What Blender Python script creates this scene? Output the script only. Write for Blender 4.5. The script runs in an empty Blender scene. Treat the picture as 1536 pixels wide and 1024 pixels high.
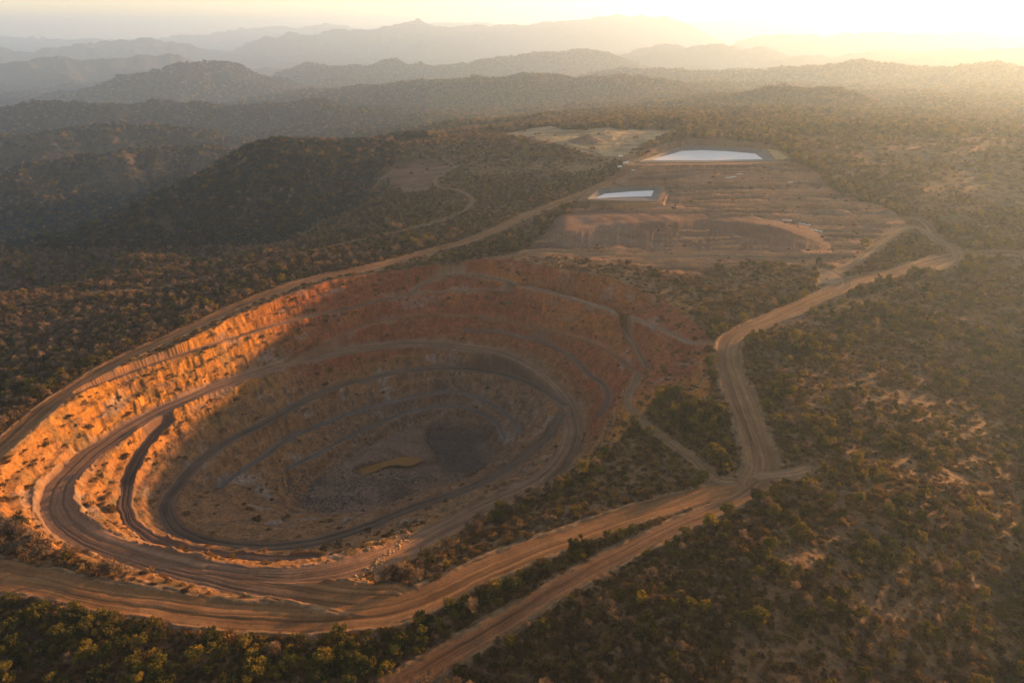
import bpy, math, random
import numpy as np
from mathutils import Vector

rnd = random.Random(11)
rng = np.random.default_rng(7)
C = bpy.context.scene.collection
SC = bpy.context.scene

# ------------------------------------------------------------------ camera
CAM_H = 160.0
PITCH = math.radians(24.75)
FPX = 1024.0                                   # focal length in photo pixels
cP, sP = math.cos(PITCH), math.sin(PITCH)


def ray(u, v):
    r, d = (u - 768.0) / FPX, (v - 512.0) / FPX
    return np.array([r, cP - d * sP, -sP - d * cP])


def atz(u, v, z):
    """ground point seen at a pixel of the survey photograph, at elevation z"""
    d = ray(u, v)
    t = (z - CAM_H) / d[2]
    return np.array([d[0] * t, d[1] * t, z])


def atr(u, v, r):
    d = ray(u, v)
    t = r / math.hypot(d[0], d[1])
    return np.array([d[0] * t, d[1] * t, CAM_H + d[2] * t])


# ------------------------------------------------------------------ noise
def _hash(ix, iy, seed):
    h = (ix.astype(np.int64) * 374761393 + iy.astype(np.int64) * 668265263 + seed * 974634777) & 0xFFFFFFFF
    h = ((h ^ (h >> 13)) * 1274126177) & 0xFFFFFFFF
    h = (h ^ (h >> 16)) & 0xFFFFFFFF
    return h.astype(np.float64) / 4294967295.0 * 2 - 1


def noise(x, y, seed=0):
    x = np.asarray(x, float); y = np.asarray(y, float)
    xi = np.floor(x); yi = np.floor(y)
    fx = x - xi; fy = y - yi
    xi = xi.astype(np.int64); yi = yi.astype(np.int64)
    sx = fx * fx * fx * (fx * (fx * 6 - 15) + 10)
    sy = fy * fy * fy * (fy * (fy * 6 - 15) + 10)
    a = _hash(xi, yi, seed); b = _hash(xi + 1, yi, seed)
    c = _hash(xi, yi + 1, seed); d = _hash(xi + 1, yi + 1, seed)
    return (a + (b - a) * sx) * (1 - sy) + (c + (d - c) * sx) * sy


def fbm(x, y, seed=0, o=4, gain=0.5):
    s = 0; a = 1; t = 0
    for k in range(o):
        s = s + a * noise(x * 2 ** k + 17.3 * k, y * 2 ** k - 9.1 * k, seed + k)
        t += a; a *= gain
    return s / t


def ridged(x, y, seed=0, o=4):
    s = 0; a = 1; t = 0
    for k in range(o):
        s = s + a * (1 - 2 * np.abs(noise(x * 2 ** k + 7.7 * k, y * 2 ** k + 3.3 * k, seed + k)))
        t += a; a *= 0.5
    return s / t


def sst(a, b, x):
    t = np.clip((x - a) / (b - a), 0, 1)
    return t * t * (3 - 2 * t)


# ------------------------------------------------------------------ polylines
def smooth_line(P, step=1.5):
    """Catmull-Rom through the survey points, resampled evenly"""
    P = np.asarray(P, float)
    if len(P) > 2:
        Q = np.vstack([2 * P[0] - P[1], P, 2 * P[-1] - P[-2]])
        out = []
        for i in range(1, len(Q) - 2):
            p0, p1, p2, p3 = Q[i - 1], Q[i], Q[i + 1], Q[i + 2]
            for t in np.linspace(0, 1, 14, endpoint=False):
                out.append(0.5 * ((2 * p1) + (-p0 + p2) * t + (2 * p0 - 5 * p1 + 4 * p2 - p3) * t * t + (-p0 + 3 * p1 - 3 * p2 + p3) * t ** 3))
        out.append(P[-1]); P = np.array(out)
    L = np.concatenate([[0], np.cumsum(np.hypot(np.diff(P[:, 0]), np.diff(P[:, 1])))])
    n = max(2, int(L[-1] / step) + 1)
    s = np.linspace(0, L[-1], n)
    return np.stack([np.interp(s, L, P[:, k]) for k in range(P.shape[1])], 1)


def line_px(pts, step=1.5):
    return smooth_line([atz(*p) for p in pts], step)


def near_line(x, y, line, reach):
    """unsigned/signed distance, arc length and z of the nearest point of a line (only within reach)"""
    d = np.full(x.shape, 1e9); sd = np.zeros(x.shape); s = np.zeros(x.shape); z = np.zeros(x.shape)
    acc = np.concatenate([[0], np.cumsum(np.hypot(np.diff(line[:, 0]), np.diff(line[:, 1])))])
    order = np.argsort(x); xs = x[order]
    for i in range(0, len(line) - 1):
        a, b = line[i], line[i + 1]
        lo, hi = min(a[0], b[0]) - reach, max(a[0], b[0]) + reach
        idx = order[np.searchsorted(xs, lo):np.searchsorted(xs, hi)]
        yy = y[idx]
        idx = idx[(yy > min(a[1], b[1]) - reach) & (yy < max(a[1], b[1]) + reach)]
        if not len(idx): continue
        dx, dy = b[0] - a[0], b[1] - a[1]; ll = dx * dx + dy * dy + 1e-12
        px, py = x[idx] - a[0], y[idx] - a[1]
        t = np.clip((px * dx + py * dy) / ll, 0, 1)
        ex, ey = px - t * dx, py - t * dy
        dd = np.hypot(ex, ey)
        m = dd < d[idx]; k = idx[m]
        d[k] = dd[m]; sd[k] = np.sign(dx * py[m] - dy * px[m]) * dd[m]
        s[k] = acc[i] + t[m] * math.sqrt(ll); z[k] = a[2] + t[m] * (b[2] - a[2])
    return d, sd, s, z


def in_poly(x, y, P):
    P = np.asarray(P); inside = np.zeros(x.shape, bool); n = len(P)
    bb = (x > P[:, 0].min()) & (x < P[:, 0].max()) & (y > P[:, 1].min()) & (y < P[:, 1].max())
    X, Y = x[bb], y[bb]; r = np.zeros(X.shape, bool); j = n - 1
    for i in range(n):
        xi, yi, xj, yj = P[i, 0], P[i, 1], P[j, 0], P[j, 1]
        c = ((yi > Y) != (yj > Y)) & (X < (xj - xi) * (Y - yi) / (yj - yi + 1e-12) + xi)
        r ^= c; j = i
    inside[bb] = r
    return inside


def far(r):
    """surveyed range to true range: the country beyond the mine falls away over many kilometres"""
    return r if r <= 1000 else 1000.0 * (r / 1000.0) ** 1.42


# ------------------------------------------------------------------ base relief (thin-plate through survey heights, in azimuth / log range)
base_pts = []
for u, v, z in [
    (100, 1000, 0), (400, 1000, 0), (700, 1000, 0), (1000, 1000, 6), (1300, 1000, 0), (1500, 1000, -7), (1200, 850, 9), (1400, 850, 2),
    (1530, 900, -7), (1150, 740, 2), (1300, 740, 7), (1450, 770, 2), (1536, 800, -4), (1300, 660, 1), (1450, 680, -4), (1536, 700, -7),
    (1150, 600, 3), (1250, 600, 2), (1400, 600, -4), (1536, 620, -10), (1150, 500, 1), (1300, 500, -1), (1450, 500, -4), (1536, 520, -7),
    (1300, 420, 0), (1450, 385, 1), (1536, 376, 1), (600, 915, 0), (200, 890, 0), (0, 846, 0), (0, 673, 0), (150, 557, 0), (350, 462, 0),
    (550, 402, 0), (700, 364, 1), (760, 390, 1), (900, 385, 1), (1100, 388, 1), (1220, 398, 1), (1070, 508, 0), (1100, 600, 0), (1120, 720, 0),
    (900, 790, 0), (-120, 760, -1), (0, 600, -3), (100, 520, -6), (0, 520, -10), (200, 470, -6), (0, 450, -16), (150, 430, -14), (300, 420, -8),
    (0, 400, -22), (200, 390, -19), (400, 385, -9), (500, 370, -6), (600, 345, -2), (700, 318, 5), (800, 315, 8), (640, 300, 5), (700, 260, 13),
    (800, 262, 15), (880, 242, 21), (620, 252, 12), (900, 290, 13), (980, 290, 13), (1050, 300, 14), (1150, 310, 13), (1250, 330, 9),
    (1330, 345, 6), (1400, 340, 6), (1500, 340, 7), (1050, 240, 25), (975, 240, 25), (1150, 240, 25), (1250, 260, 20), (1400, 270, 17),
    (1500, 280, 14), (830, 203, 30), (950, 207, 30), (760, 200, 25), (1250, 205, 26), (1450, 205, 22)]:
    base_pts.append(atz(u, v, z))
for u, r, z in [
    (-250, 590, -24), (0, 590, -22), (150, 590, -20), (300, 590, -17), (-250, 690, -55), (0, 690, -54), (150, 690, -52), (300, 680, -44), (420, 670, -27),
    (560, 720, -4), (470, 760, -6), (350, 765, -12), (230, 765, -22), (100, 770, -34), (-50, 770, -40),
    (0, 930, -70), (150, 930, -64), (250, 930, -42), (430, 870, 34), (350, 860, 10), (520, 900, 27), (620, 950, 22), (560, 830, 18), (450, 980, -8), (620, 1120, -8), (740, 1080, 18),
    (-250, 930, -60), (0, 1150, -92), (300, 1080, -72), (-300, 1150, -92), (0, 1430, -96), (300, 1430, -90), (0, 1780, -100), (400, 1700, -80), (800, 1500, -14), (1200, 1450, 14), (1536, 1500, 12),
    (0, 2500, -110), (400, 2700, -95), (800, 2700, -60), (1200, 2400, -12), (1536, 2400, -4), (-300, 2500, -105), (1900, 2400, -4),
    (0, 5000, -110), (500, 4700, -100), (900, 5200, -70), (1300, 4500, -40), (1536, 4500, -35), (-300, 9500, -60), (300, 9500, -60), (768, 9500, -60), (1200, 9500, -50), (1800, 9500, -50)]:
    az = math.atan2((u - 768) / FPX, 0.95)
    z = CAM_H - (CAM_H - z) * far(r) / r; r = far(r)
    base_pts.append(np.array([math.sin(az) * r, math.cos(az) * r, z]))
for a, r, z in [(-60, 90, 0), (-30, 90, 0), (0, 80, 0), (30, 90, 0), (60, 90, -9), (-65, 250, -2), (-70, 600, -20), (-65, 1500, -50), (72, 250, -14), (78, 500, -10), (78, 1000, 8), (75, 2500, 0), (60, 700, 6), (60, 1500, 10)]:
    a = math.radians(a); base_pts.append(np.array([math.sin(a) * r, math.cos(a) * r, z]))
BP = np.array(base_pts)


def al(x, y):
    return np.arctan2(x, y), np.log(np.maximum(np.hypot(x, y), 40.0))


def tps_fit(A, L, z, lam=2e-4):
    n = len(z)
    d2 = (A[:, None] - A[None]) ** 2 + (L[:, None] - L[None]) ** 2
    K = 0.5 * d2 * np.log(d2 + 1e-12)
    P = np.stack([np.ones(n), A, L], 1)
    M = np.block([[K + lam * np.eye(n), P], [P.T, np.zeros((3, 3))]])
    return np.linalg.solve(M, np.concatenate([z, np.zeros(3)]))


bA, bL = al(BP[:, 0], BP[:, 1])
bW = tps_fit(bA, bL, BP[:, 2])


def tps(A, L):
    out = bW[-3] + bW[-2] * A + bW[-1] * L
    for i in range(len(bA)):
        d2 = (A - bA[i]) ** 2 + (L - bL[i]) ** 2
        out = out + bW[i] * 0.5 * d2 * np.log(d2 + 1e-12)
    return out


# coarse lookup table of the base relief
GA = np.linspace(math.radians(-82), math.radians(84), 420)
GL = np.linspace(math.log(50), math.log(26000), 500)
_t = tps(*np.meshgrid(GA, GL, indexing='ij'))


def bilin(T, fi, fj):
    i = np.clip(np.floor(fi).astype(int), 0, T.shape[0] - 2); j = np.clip(np.floor(fj).astype(int), 0, T.shape[1] - 2)
    a = np.clip(fi - i, 0, 1); b = np.clip(fj - j, 0, 1)
    return (T[i, j] * (1 - a) + T[i + 1, j] * a) * (1 - b) + (T[i, j + 1] * (1 - a) + T[i + 1, j + 1] * a) * b


# ridge crests beyond the mine: (u, v, range), half width in log range
RIDGES = [
    (0.07, [(-350, 262, 1250), (0, 258, 1250), (90, 240, 1270), (220, 228, 1300), (330, 228, 1300), (420, 240, 1300)]),
    (0.07, [(-300, 205, 1560), (40, 200, 1560), (110, 190, 1580), (190, 194, 1580), (300, 205, 1560), (400, 212, 1500)]),
    (0.08, [(-300, 176, 2050), (0, 172, 2050), (80, 162, 2050), (170, 157, 2050), (260, 163, 2050), (330, 166, 2000), (440, 160, 1950), (540, 165, 1850), (640, 180, 1700), (760, 182, 1500)]),
    (0.05, [(600, 186, 1280), (740, 184, 1270), (800, 178, 1260), (870, 178, 1250), (930, 173, 1250), (1000, 187, 1230), (1060, 192, 1230)]),
    (0.09, [(330, 150, 2500), (480, 148, 2400), (560, 140, 2350), (640, 130, 2300), (700, 125, 2250), (820, 118, 2200), (900, 124, 2200), (1000, 124, 2200), (1080, 135, 2200), (1160, 150, 2100)]),
    (0.07, [(980, 168, 1650), (1060, 148, 1680), (1130, 138, 1700), (1190, 133, 1700), (1260, 139, 1700), (1320, 158, 1650), (1380, 180, 1600)]),
    (0.08, [(60, 150, 3000), (140, 132, 3000), (210, 120, 3000), (270, 110, 3000), (330, 106, 3050), (380, 122, 3000), (420, 133, 3000), (500, 136, 3000)]),
    (0.07, [(380, 122, 3600), (420, 108, 3600), (480, 99, 3600), (540, 97, 3600), (600, 100, 3600), (660, 99, 3600), (740, 87, 3600), (800, 80, 3700), (860, 77, 3700), (920, 83, 3700), (1000, 86, 3700)]),
    (0.07, [(-300, 100, 4300), (0, 96, 4300), (60, 90, 4300), (130, 96, 4300), (240, 92, 4300), (290, 84, 4300), (340, 96, 4200)]),
    (0.07, [(860, 90, 3000), (930, 104, 2900), (1030, 112, 2900), (1120, 112, 2850), (1200, 107, 2850), (1290, 100, 2850), (1350, 97, 2850), (1440, 110, 2800), (1536, 104, 2800), (1700, 100, 2800)]),
    (0.07, [(900, 75, 4600), (1000, 68, 4600), (1060, 70, 4500), (1130, 72, 4500), (1200, 84, 4300), (1290, 82, 4300), (1390, 80, 4300), (1460, 77, 4300), (1536, 75, 4300), (1750, 75, 4300)]),
    (0.10, [(300, 92, 6200), (340, 78, 6200), (380, 63, 6200), (440, 56, 6200), (500, 55, 6200), (535, 47, 6300), (580, 41, 6300), (635, 37, 6300), (665, 44, 6300), (710, 43, 6300), (760, 41, 6300),
            (800, 40, 6300), (850, 34, 6300), (915, 27, 6300), (985, 26, 6300), (1020, 36, 6300), (1060, 44, 6300), (1120, 50, 6300)]),
    (0.08, [(-200, 75, 6000), (60, 78, 6000), (160, 70, 6000), (220, 64, 6000), (300, 70, 6000), (360, 85, 6000)]),
    (0.08, [(1060, 52, 5600), (1140, 54, 5600), (1200, 56, 5600), (1270, 50, 5600), (1380, 50, 5600), (1480, 53, 5600), (1560, 52, 5600), (1750, 52, 5600)]),
    (0.10, [(-300, 62, 8800), (0, 61, 8800), (180, 63, 8800), (250, 60, 8800), (330, 54, 8800), (420, 43, 8800), (500, 42, 8800), (560, 46, 8800), (650, 38, 8800), (750, 36, 8800), (820, 40, 8800), (1000, 36, 8800),
            (1060, 35, 8800), (1135, 29, 8800), (1180, 32, 8800), (1240, 29, 8800), (1310, 31, 8800), (1400, 29, 8800), (1470, 32, 8800), (1560, 33, 8800), (1800, 34, 8800)]),
]
_R = []
for w, pts in RIDGES:
    P = np.array([atr(u, v, far(r)) for u, v, r in pts])
    A, L = al(P[:, 0], P[:, 1])
    _R.append((w, A, np.exp(L), P[:, 2]))


def relief(x, y):
    """natural ground height, without the mine's cuts"""
    A, L = al(x, y)
    # spurs: warp the log range with noise so crests send out side ridges
    far = sst(6.5, 7.2, L)
    n1 = fbm(A * 14, L * 9, 31, 4); n2 = fbm(A * 40, L * 26, 41, 3)
    Lw = L + far * (0.050 * n1 + 0.016 * n2); Aw = A + far * (0.025 * fbm(A * 12 + 5, L * 9, 51, 3))
    z = bilin(_t, (A - GA[0]) / (GA[1] - GA[0]), (L - GL[0]) / (GL[1] - GL[0]))
    for k, (w, rA, rR, rZ) in enumerate(_R):
        rc = np.interp(A, rA, rR); zc = np.interp(Aw, rA, rZ) + rc * np.interp(rc, [2000, 9000], [0.0026, 0.0012]) * (1.0 * fbm(A * 30 + 7 * k, A * 0, 81 + k, 4))
        side = sst(0, 0.10, A - rA[0] + 0.02) * sst(0, 0.10, rA[-1] + 0.02 - A)
        q = (Lw - np.log(rc)) / w
        q = np.where(q > 0, q * 0.8, q)
        prof = np.exp(-np.abs(q) ** 1.6) * side
        zr = z + (zc - z) * prof
        z = np.where(zc > z, zr, z)
    r = np.exp(L)
    amp = np.interp(r, [150, 450, 700, 1100, 2500, 6000, 14000, 24000], [0.5, 1.2, 4, 13, 40, 100, 170, 200])
    amp = amp * np.where((A < -0.12) & (r > 600), 1.5, 1.0)
    wl = np.interp(r, [150, 600, 1200, 3000, 9000], [45, 90, 190, 420, 900])
    z = z + amp * (ridged(A * 10.0, L * 11.0, 61, 4) * 0.30 + 0.35 * fbm(x / 210.0, y / 210.0, 71, 4)) * np.where(r > 420, 1, 0.6)
    return z


# ------------------------------------------------------------------ the mine: survey lines (photo pixel, elevation)
def Z(pts, z): return [(u, v, z) for u, v in pts]


ROAD = {}          # name -> (line, half width, kind, label)


def road(key, pts, hw, kind, label, berm=0.0):
    ROAD[key] = dict(line=line_px(pts), hw=hw, kind=kind, label=label, berm=berm)


road('main', Z([(1128, 728), (1060, 742), (1000, 758), (930, 779), (860, 805), (790, 829), (720, 858), (650, 893), (580, 916), (500, 927), (420, 928), (330, 921), (240, 908), (150, 894),
              (60, 873), (0, 862), (-70, 838), (-130, 790), (-115, 742), (-55, 708), (0, 673), (30, 646), (68, 613), (100, 590), (150, 557), (200, 530), (290, 490), (350, 462), (395, 443), (440, 427), (490, 413), (550, 402)], 0)
     + [(620, 384, 0), (700, 362, 1), (745, 343, 4), (800, 318, 8), (850, 302, 10), (895, 283, 13), (935, 264, 17), (950, 250, 21), (940, 241, 23)], 5.0, 'haul', 'wide tan haul road sweeping round the near rim and up the far left rim of the pit', 0.5)
road('east', Z([(1128, 728), (1141, 706), (1138, 680), (1125, 640), (1110, 600), (1097, 562), (1090, 532), (1098, 510), (1130, 492), (1180, 469), (1240, 443), (1290, 421), (1350, 407), (1400, 394)], 0)
     + [(1440, 384, 1), (1490, 378, 2), (1536, 376, 3), (1640, 373, 4)], 6.0, 'haul', 'rutted dirt road running from the fork past the east rim towards the hazy bush', 0.5)
road('lower', Z([(1140, 728), (1100, 756), (1050, 783), (1000, 806), (930, 842), (850, 884), (780, 924), (700, 968), (640, 1003), (590, 1034), (520, 1080)], 0), 3.6, 'haul', 'straight reddish side road cutting through dark scrub below the pit', 0.5)
road('track', [(1100, 722, 0), (1077, 719, 0), (1053, 699, -1), (1022, 675, -2), (991, 654, -5), (962, 631, -8), (945, 611, -11), (942, 595, -13), (951, 577, -15), (957, 560, -16)], 2.6, 'track', 'narrow track dropping from the fork to the red east benches')
road('spur', Z([(1140, 715), (1165, 716), (1188, 717), (1208, 713)], 1), 3.6, 'track', 'short pale spur ending in scrub right of the fork')
road('heap', Z([(735, 388), (790, 381), (830, 378), (900, 383), (1000, 385), (1080, 384), (1160, 390), (1215, 398), (1255, 410), (1270, 424), (1250, 438)], 1), 3.2, 'track', 'dusty track along the foot of the brown spoil heap')
road('loop', Z([(1259, 400), (1284, 391), (1310, 373), (1336, 358), (1355, 349), (1372, 347), (1395, 355), (1412, 364), (1437, 370), (1465, 375), (1530, 376)], 3), 3.6, 'track', 'pale dirt track climbing beside the green mound')
road('loopb', Z([(1310, 328), (1341, 336), (1370, 334), (1389, 342), (1406, 355), (1429, 366), (1438, 378), (1430, 388), (1412, 396)], 4), 3.6, 'track', 'pale dirt track curling round the far side of the green mound')
road('bush', [(90, 446, -14), (170, 443, -13), (250, 430, -9), (330, 410, -8), (420, 389, -8), (470, 376, -7), (530, 361, -5), (600, 349, -3), (645, 338, -1), (679, 327, 2), (699, 317, 4), (709, 305, 6), (699, 293, 7),
              (685, 285, 8), (665, 282, 8), (652, 273, 9), (656, 267, 10), (672, 260, 11), (680, 253, 12), (662, 243, 13)], 2.0, 'track', 'thin ochre track winding through dry bush left of the pit')
road('pad', [(592, 249, 13), (572, 262, 11), (545, 280, 8)], 1.8, 'track', 'thin track below the dark hill')
road('north', [(770, 206, 27), (800, 213, 27), (830, 219, 26), (880, 229, 24), (916, 240, 23), (960, 232, 25), (1000, 221, 26)], 3.6, 'track', 'ochre track crossing the cleared flat to the large pond')
road('northb', [(916, 241, 23), (890, 250, 20), (868, 257, 17), (846, 260, 16)], 3.0, 'track', 'faint track branching left below the cleared flat')
road('gate', [(940, 241, 23), (950, 252, 21), (944, 266, 17), (930, 276, 15)], 3.0, 'track', 'dirt track between the two ponds')

# ramps and benches in the pit
road('rampA', [(590, 899, 0), (545, 898, 0), (500, 893, -0.8), (440, 884, -2.6), (370, 873, -4.5), (300, 857, -6), (225, 838, -7.5), (160, 818, -9), (110, 793, -10.5), (84, 762, -12), (90, 728, -13.5), (125, 690, -15), (170, 657, -16), (220, 627, -17), (300, 590, -18.5), (370, 564, -22), (430, 545, -27), (500, 530, -32), (560, 520, -35.5), (620, 516, -38), (690, 520, -40.5), (750, 531, -42.5), (800, 555, -44), (840, 592, -46), (858, 625, -46), (858, 660, -45), (838, 698, -42), (800, 727, -37), (740, 755, -29), (680, 785, -20), (620, 815, -12), (575, 835, -7.2), (530, 851, -5.0), (480, 862, -3.9), (425, 868, -3.9), (370, 866, -4.7), (300, 857, -6.0)], 6.2, 'haul', 'brown haul ramp spiralling down the pit from the near rim', 0.7)
road('bench2', [(1060, 514, 0), (1033, 513, -1), (1000, 497, -3), (960, 481, -6), (908, 463, -8), (856, 446, -9.5), (804, 433, -10.5), (752, 420, -10.5), (700, 412, -9.5), (680, 412, -9), (645, 421, -10), (618, 436, -13)], 3.0, 'bench', 'upper pale bench slanting down the red far wall')
road('bench3', [(120, 590, -1), (150, 576, -2), (223, 548, -3.5), (280, 529, -5), (332, 513, -7), (384, 496, -9.5), (423, 485, -11), (481, 471, -13), (546, 456, -14), (608, 443, -14.5), (660, 437, -14.5), (712, 435, -16), (800, 441, -18), (840, 448, -18), (882, 459, -17.5), (921, 480, -17), (942, 503, -16.5), (958, 531, -16), (968, 550, -16)], 2.4, 'bench', 'second bench running from the rim road across the red far wall')
road('bench4', [(430, 540, -26.5), (462, 526, -25.5), (515, 501, -25), (556, 485, -25), (600, 477, -25.5), (647, 473, -26), (712, 476, -29), (760, 481, -31), (817, 495, -30), (882, 511, -26), (921, 532, -22), (946, 553, -18), (960, 558, -16)], 2.2, 'bench', 'third bench between red faces on the far wall')
road('bench5', [(700, 495, -34.5), (752, 498, -36), (783, 506, -37), (812, 512, -37), (856, 535, -36), (882, 560, -34), (905, 578, -32), (912, 596, -32), (900, 625, -34)], 2.6, 'bench', 'short broken grey bench on the upper right wall')
road('benchD', [(256, 632, -20.5), (234, 650, -22), (213, 678, -23), (196, 712, -24), (189, 741, -24.5), (194, 774, -24.5), (209, 793, -24), (236, 811, -23), (286, 826, -22), (338, 833, -20.5), (400, 838, -19), (470, 838, -17)], 3.2, 'bench', 'purple brown bench curving round the west end')
road('benchC', [(846, 606, -46), (817, 587, -48), (786, 571, -51), (745, 559, -53), (699, 553, -51), (634, 554, -49), (582, 561, -47), (530, 575, -45), (483, 589, -42.5), (439, 610, -39.5), (400, 633, -37.5), (345, 660, -36), (300, 692, -34.5), (266, 730, -33.5), (250, 762, -33), (262, 790, -33), (296, 810, -33), (350, 820, -33), (410, 822, -34), (480, 812, -37), (550, 790, -41), (620, 762, -46), (690, 738, -50), (745, 712, -53), (790, 683, -54), (825, 650, -51), (842, 622, -47)], 4.0, 'bench', 'dark grey bench ringing the lower pit')
road('benchE', [(325, 735, -46), (346, 717, -46), (382, 694, -47), (421, 666, -48.5), (450, 649, -50), (499, 630, -53), (551, 613, -55.5), (600, 600, -57.5), (667, 588, -59.5), (719, 597, -61), (758, 620, -61.5), (782, 650, -61)], 2.0, 'bench', 'narrow ledge on the lower north wall')
road('benchF', [(430, 703, -55), (460, 688, -56), (499, 668, -58), (525, 655, -60), (565, 636, -61.5), (605, 621, -62.5), (650, 611, -63.5), (700, 613, -64.5), (740, 632, -65), (757, 660, -65)], 1.8, 'bench', 'lowest grey ledge above the pit floor')

RIM = [(0, 693, 0), (25, 668, 0), (64, 629, 0), (101, 604, 0), (150, 570, 0), (189, 549, 0), (254, 523, 0), (306, 497, 0), (358, 471, 0), (410, 450, 0), (462, 432, 0), (501, 419, 0), (560, 411, -1), (610, 404, -1), (660, 396, 0),
       (700, 391, 0), (747, 386, 1), (790, 393, 1), (835, 401, 1), (880, 410, 0), (921, 419, 0), (955, 432, 0), (990, 448, 0), (1020, 466, 0), (1045, 488, 0), (1062, 508, 0), (1062, 530, 0), (1064, 560, 0), (1064, 590, 0),
       (1040, 594, -1), (1005, 586, -4), (985, 598, -6), (970, 618, -7), (954, 632, -8), (928, 664, -7), (902, 685, -6), (876, 706, -6), (831, 729, -7), (790, 748, -8), (750, 768, -9), (715, 792, -8), (680, 815, -6),
       (645, 838, -4), (600, 858, -3), (560, 878, -2), (525, 896, -1), (470, 903, 0), (420, 904, 0), (330, 897, 0), (260, 884, 0), (200, 868, 0), (150, 850, 0), (90, 826, 0), (40, 800, 0), (0, 772, 0), (-25, 750, 0), (-25, 718, 0)]
STRIP = [(1019, 518, -4), (1028, 545, -6), (1031, 566, -7), (1026, 588, -6)]       # tan ledge on the east wall
FLOOR = [(452, 748), (472, 722), (505, 697), (545, 671), (600, 646), (660, 638), (710, 641), (738, 664), (739, 692), (700, 719), (650, 733), (600, 750), (545, 768), (500, 774), (462, 768)]
HOLE = [(640, 650), (700, 645), (733, 665), (735, 692), (700, 715), (668, 712), (655, 690), (640, 665)]
PUDDLE = [(534, 705), (550, 698), (568, 694), (587, 689), (607, 685), (629, 688), (625, 692), (609, 698), (591, 696), (573, 701), (557, 708), (541, 709)]
FZ = -65.8                                     # level of the puddle
rim3 = np.array([atz(*p) for p in RIM]); rim_closed = smooth_line(np.vstack([rim3, rim3[:1]]), 1.2)
floor3 = np.array([atz(u, v, np.interp(u, [450, 560, 740], [-63, -66, -72])) for u, v in FLOOR]); floor_poly = smooth_line(np.vstack([floor3, floor3[:1]]), 2)
hole_poly = smooth_line(np.array([atz(u, v, -72) for u, v in HOLE + HOLE[:1]]), 2)
puddle_poly = smooth_line(np.array([atz(u, v, FZ) for u, v in PUDDLE + PUDDLE[:1]]), 1.0)

ZONE = [(550, 402), (490, 413), (440, 427), (395, 443), (350, 462), (290, 490), (200, 530), (150, 557), (100, 590), (68, 613), (30, 646), (0, 673), (-55, 708), (-115, 742), (-130, 790), (-70, 838), (0, 862), (60, 873), (150, 894),
        (240, 908), (330, 921), (420, 928), (500, 927), (580, 916), (650, 893), (720, 858), (790, 829), (860, 805), (930, 779), (1000, 758), (1060, 742), (1128, 728), (1141, 706), (1138, 680), (1125, 640), (1110, 600), (1097, 562),
        (1090, 532), (1090, 505), (1060, 470), (1000, 425), (960, 402), (900, 384), (830, 379), (790, 382), (735, 384), (680, 385), (620, 390)]
zone_poly = smooth_line(np.array([atz(u, v, 0) for u, v in ZONE + ZONE[:1]]), 2)

CELL = 0.8
gx0, gy0 = zone_poly[:, 0].min() - 12, zone_poly[:, 1].min() - 12
NX = int((zone_poly[:, 0].max() + 12 - gx0) / CELL) + 1; NY = int((zone_poly[:, 1].max() + 12 - gy0) / CELL) + 1
GX, GY = np.meshgrid(gx0 + CELL * np.arange(NX), gy0 + CELL * np.arange(NY), indexing='ij')
fx_, fy_ = GX.ravel(), GY.ravel()
base_g = relief(fx_, fy_)
zone_in = in_poly(fx_, fy_, zone_poly)
num = np.zeros(fx_.shape); den = np.zeros(fx_.shape)


def stamp(line, hw, w=1.0):
    d, sd, s, z = near_line(fx_, fy_, line, hw + 1)
    m = d < hw
    num[m] += z[m] * w; den[m] += w


stamp(rim_closed, 0.9)
stamp(line_px(STRIP), 2.5)
for k in ('rampA', 'bench2', 'bench3', 'bench4', 'bench5', 'benchC', 'benchD', 'benchE', 'benchF', 'track'):
    stamp(ROAD[k]['line'], ROAD[k]['hw'])
fl = in_poly(fx_, fy_, floor_poly); hl = in_poly(fx_, fy_, hole_poly)
_pl = np.linalg.lstsq(np.stack([floor3[:, 0], floor3[:, 1], np.ones(len(floor3))], 1), floor3[:, 2], rcond=None)[0]
fz = _pl[0] * fx_ + _pl[1] * fy_ + _pl[2] + 0.8 * fbm(fx_ / 14, fy_ / 14, 5, 3)
num[fl] = fz[fl]; den[fl] = 1
num[hl] = fz[hl] - 1.5; den[hl] = 1
_pc = puddle_poly[:, :2].mean(0); pd = in_poly(fx_, fy_, _pc + (puddle_poly[:, :2] - _pc) * 1.06)
num[pd] = FZ - 2.2; den[pd] = 1
for k_ in ('benchE', 'benchF'): pass
fixed = (den > 0); zf = np.where(fixed, num / np.maximum(den, 1e-9), 0)
out = ~zone_in
zf[out & ~fixed] = base_g[out & ~fixed]; fixed |= out
zf = zf.reshape(NX, NY); fixed = fixed.reshape(NX, NY)


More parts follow.
